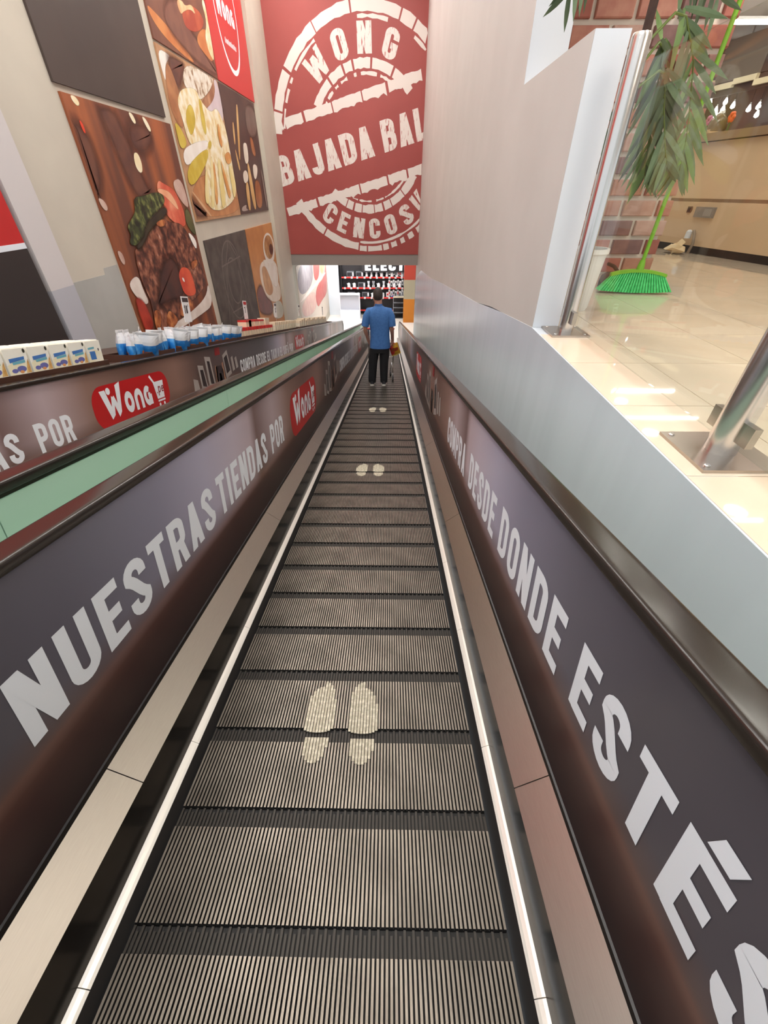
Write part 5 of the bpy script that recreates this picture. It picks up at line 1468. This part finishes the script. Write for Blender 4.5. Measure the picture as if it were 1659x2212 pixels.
# striped pillar at the right of the exit
o = MB().box(.98, 1.62, 26.6, 27.2, -2.55, -.6).build('pillar_low', mat('pillar_red', S(176, 58, 38), .5))
struct(o, 'pillar painted red, beige and yellow beyond the exit', 'pillar')
MB().box(.98, 1.62, 26.6, 27.2, -3.55, -2.55).build('paint_band', mat('pillar_beige', S(160, 148, 122), .5), o)
MB().box(.98, 1.62, 26.6, 27.2, LOW_Z, -3.55).build('paint_band', mat('pillar_yellow', S(188, 112, 24), .5), o)
# goods shelving
YE = 28.5
M_sh = mat('shelf_dark', S(40, 36, 38), .5); M_shr = mat('shelf_red', S(214, 52, 46), .4)
unit = thing('goods_shelving', 'wide dark shelving with red shelf edges behind the person', 'shelf', (0, YE, LOW_Z))
MB().box(-2.85, 1.25, .42, .46, 0, 4.1).build('back_panel', M_sh, unit)
for x in (-2.85, -.9, 1.22): MB().box(x, x + .03, 0, .42, 0, 4.1).build('upright', M_sh, unit)
SHZ = [.30, 1.02, 1.56, 2.14]
for z in SHZ:
    MB().box(-2.82, 1.22, .02, .42, z - .03, z).build('shelf_board', M_sh, unit)
    MB().box(-2.82, 1.22, 0, .02, z - .07, z + .01).build('shelf_edge', M_shr, unit)
M_pw = mat('goods_white', S(228, 226, 226), .35); M_pg = mat('goods_grey', S(150, 152, 158), .3, metal=.3); M_pk = mat('goods_black', S(44, 44, 48), .35)
M_pbl = mat('goods_blue', S(44, 96, 200), .4); M_pr2 = mat('goods_red', S(214, 52, 50), .4)
def goods(kind, x, z, label, grp):
    t = thing({'microwave': 'microwave_oven', 'blender': 'blender', 'kettle': 'kettle', 'pack': 'hanging_pack', 'box': 'goods_box'}[kind], label, {'microwave': 'microwave', 'blender': 'blender', 'kettle': 'kettle', 'pack': 'pack', 'box': 'box'}[kind], (x, YE + .12, z), group=grp)
    if kind == 'microwave':
        MB().box(-.22, .22, 0, .28, 0, .26).build('body', M_pg, t); MB().box(-.20, .10, -.012, 0, .03, .23).build('door', M_pk, t); MB().box(.12, .20, -.008, 0, .04, .22).build('keypad', M_pw, t)
    elif kind == 'blender':
        MB().lathe([(0, 0), (.085, 0), (.07, .12), (.05, .14), (0, .14)], n=12).build('base', M_pw, t, smooth=True)
        MB().lathe([(0, .141), (.05, .141), (.085, .33), (.08, .35), (0, .35)], n=12).build('jug', mat('jug_pale', S(206, 210, 216), .2), t, smooth=True)
        MB().lathe([(0, .351), (.06, .351), (.05, .38), (0, .385)], n=10).build('lid', M_pk, t)
    elif kind == 'kettle':
        MB().lathe([(0, 0), (.1, 0), (.1, .03), (.085, .2), (.05, .24), (0, .25)], n=14).build('body', M_pw, t, smooth=True)
        MB().tube([(.07, 0, .21), (.14, 0, .2), (.15, 0, .1), (.09, 0, .05)], .012, 6).build('handle', M_pk, t, smooth=True)
        MB().tube([(-.07, 0, .15), (-.13, 0, .21)], [.02, .012], 6).build('spout', M_pw, t)
    elif kind == 'pack':
        MB().box(-.055, .055, -.01, .01, -.30, 0).build('card', M_pw, t)
        MB().lathe([(0, -.24), (.035, -.24), (.035, -.1), (0, -.1)], c=(0, -.02, 0), n=10).build('blister', random.choice((M_pk, M_pg, M_pr2, M_pk)), t)
    else:
        MB().box(-.11, .11, 0, .2, 0, .26).build('carton', random.choice((M_pbl, M_pw, M_pbl)), t)
        MB().box(-.07, .07, -.003, 0, .08, .2).build('label_print', random.choice((M_pw, M_pr2)), t)
names_sh = ['lowest', 'second', 'third', 'top']
for si, z in enumerate(SHZ):
    if si == 0: continue
    seq = {1: ['microwave', 'kettle', 'microwave', 'kettle', 'blender', 'kettle', 'box', 'box', 'box', 'box'], 2: ['kettle', 'kettle', 'microwave', 'blender', 'blender', 'kettle', 'blender', 'kettle', 'kettle', 'kettle'],
           3: ['microwave', 'microwave', 'blender', 'blender', 'blender', 'kettle', 'blender', 'kettle', 'blender', 'blender']}[si]
    x = -2.55
    for i, kd in enumerate(seq):
        wdt = {'microwave': .54, 'blender': .27, 'kettle': .31, 'box': .25}[kd]
        if x + wdt / 2 > -.05 and False: break
        goods(kd, x + wdt / 2, LOW_Z + z + .002, '%s, %s along the %s red edged shelf' % ({'microwave': 'dark fronted microwave oven', 'blender': 'pale blender with a jug', 'kettle': 'white kettle with black handle', 'box': 'blue or white goods box'}[kd], ORD[i], names_sh[si]), 'goods on the dark shelving')
        x += wdt + .03
for r_ in range(4):
    for c_ in range(8):
        x = .12 + .135 * c_
        if x > 1.16: continue
        goods('pack', x, LOW_Z + 1.42 + r_ * .56 - .06 * (c_ % 2), 'white carded pack hanging on the right of the shelving, %s of row %s' % (ORD[c_], ORD[r_]), 'carded packs hanging on the shelving')
for si, z in enumerate(SHZ[1:]):
    for i in range(10):
        x = -2.6 + i * .39 + random.uniform(-.06, .06)
        t = thing('price_ticket', 'white price ticket on the %s red shelf edge, %s from its left end' % (names_sh[si + 1], ORD[i]), 'price ticket', (x, YE - .006, LOW_Z + z - .09), group='price tickets on the red shelf edges')
        MB().box(-.055, .055, 0, .004, 0, .11).build('card', M_pw, t)
        MB().box(-.04, .04, -.001, 0, .03, .05).build('print', M_pk, t)
# illuminated department sign
t = thing('department_sign', 'white lit letters above the goods shelving', 'sign', (-1.36, YE - .12, -2.33))
M_sign = mat('sign_lit', (1, 1, 1, 1), .4, emit=(1, 1, 1, 1), estr=2.2)
qs, wd = text_quads('ELECT', .2, .14)
k_ = 2.36 / wd
mb = MB()
for q in qs: mb.prism([(x * k_, y * .52) for x, y, _ in q], lambda p, tt: (p[0], tt, p[1]), -.0005 * q[0][2], .04)
mb.build('lettering', M_sign, t)
MB().box(-.2, 2.6, .045, .08, -.1, 1.3).build('sign_board', M_sh, t)
# low white showcase, rack and counter
t = thing('showcase', 'white lit showcase with hanging goods at the left of the shelving', 'showcase', (-2.3, YE - 1.0, LOW_Z))
MB().box(-.62, .62, 0, .4, 0, .45).build('plinth', M_white, t)
MB().box(-.62, .62, .36, .4, .45, 1.32).build('back', mat('showcase_back', S(196, 198, 206), .4), t)
MB().box(-.62, .62, 0, .4, 1.32, 1.38).build('canopy', M_white, t)
for x in (-.62, .58): MB().box(x, x + .04, 0, .04, .45, 1.32).build('upright', M_white, t)
for i in range(10):
    x = -2.3 - .45 + (i % 5) * .22; z = LOW_Z + (1.22 if i < 5 else .85)
    goods('pack', x, z, 'small carded pack in the white showcase, %s of the %s row' % (ORD[i % 5], 'upper' if i < 5 else 'lower'), 'packs in the white showcase')
    bpy.context.view_layer.objects.active = None
t = thing('wire_rack', 'dark wire rack of small packs right of the person', 'rack', (.78, YE - .9, LOW_Z))
MB().box(-.42, .42, 0, .34, 1.16, 1.2).build('top', mat('rack_top', S(210, 196, 170), .5), t)
MB().box(-.42, .42, 0, .34, 0, .06).build('base', M_sh, t)
for x in (-.42, .39): MB().box(x, x + .03, 0, .03, .06, 1.16).build('upright', M_pg, t)
MB().box(-.42, .42, .3, .33, .06, 1.16).build('back', M_sh, t)
for r_ in range(3):
    MB().box(-.39, .39, .02, .3, .30 + r_ * .28, .315 + r_ * .28).build('shelf', M_pg, t)
for i in range(15):
    goods('pack', .78 - .3 + (i % 5) * .15, LOW_Z + .62 + (i // 5) * .28 - .02, 'grey pack on the wire rack, %s of its %s shelf' % (ORD[i % 5], ORD[i // 5]), 'packs on the wire rack')
t = thing('display_table', 'small white topped table with an orange base by the striped pillar', 'table', (1.78, 23.6, LOW_Z))
MB().box(-.3, .3, -.3, .3, .80, .86).build('top', M_white, t)
MB().box(-.25, .25, -.25, .25, 0, .80).build('base', mat('table_orange', S(224, 150, 60), .5), t)
t = thing('goods_crate', 'tan crate standing on the white topped table', 'crate', (1.80, 23.62, LOW_Z + .862))
for a in ((-.2, .2, -.2, -.18, 0, .3), (-.2, .2, .18, .2, 0, .3), (-.2, -.18, -.18, .18, 0, .3), (.18, .2, -.18, .18, 0, .3), (-.18, .18, -.18, .18, 0, .02)): MB().box(*a).build('board', mat('crate_tan', S(214, 176, 120), .6), t)
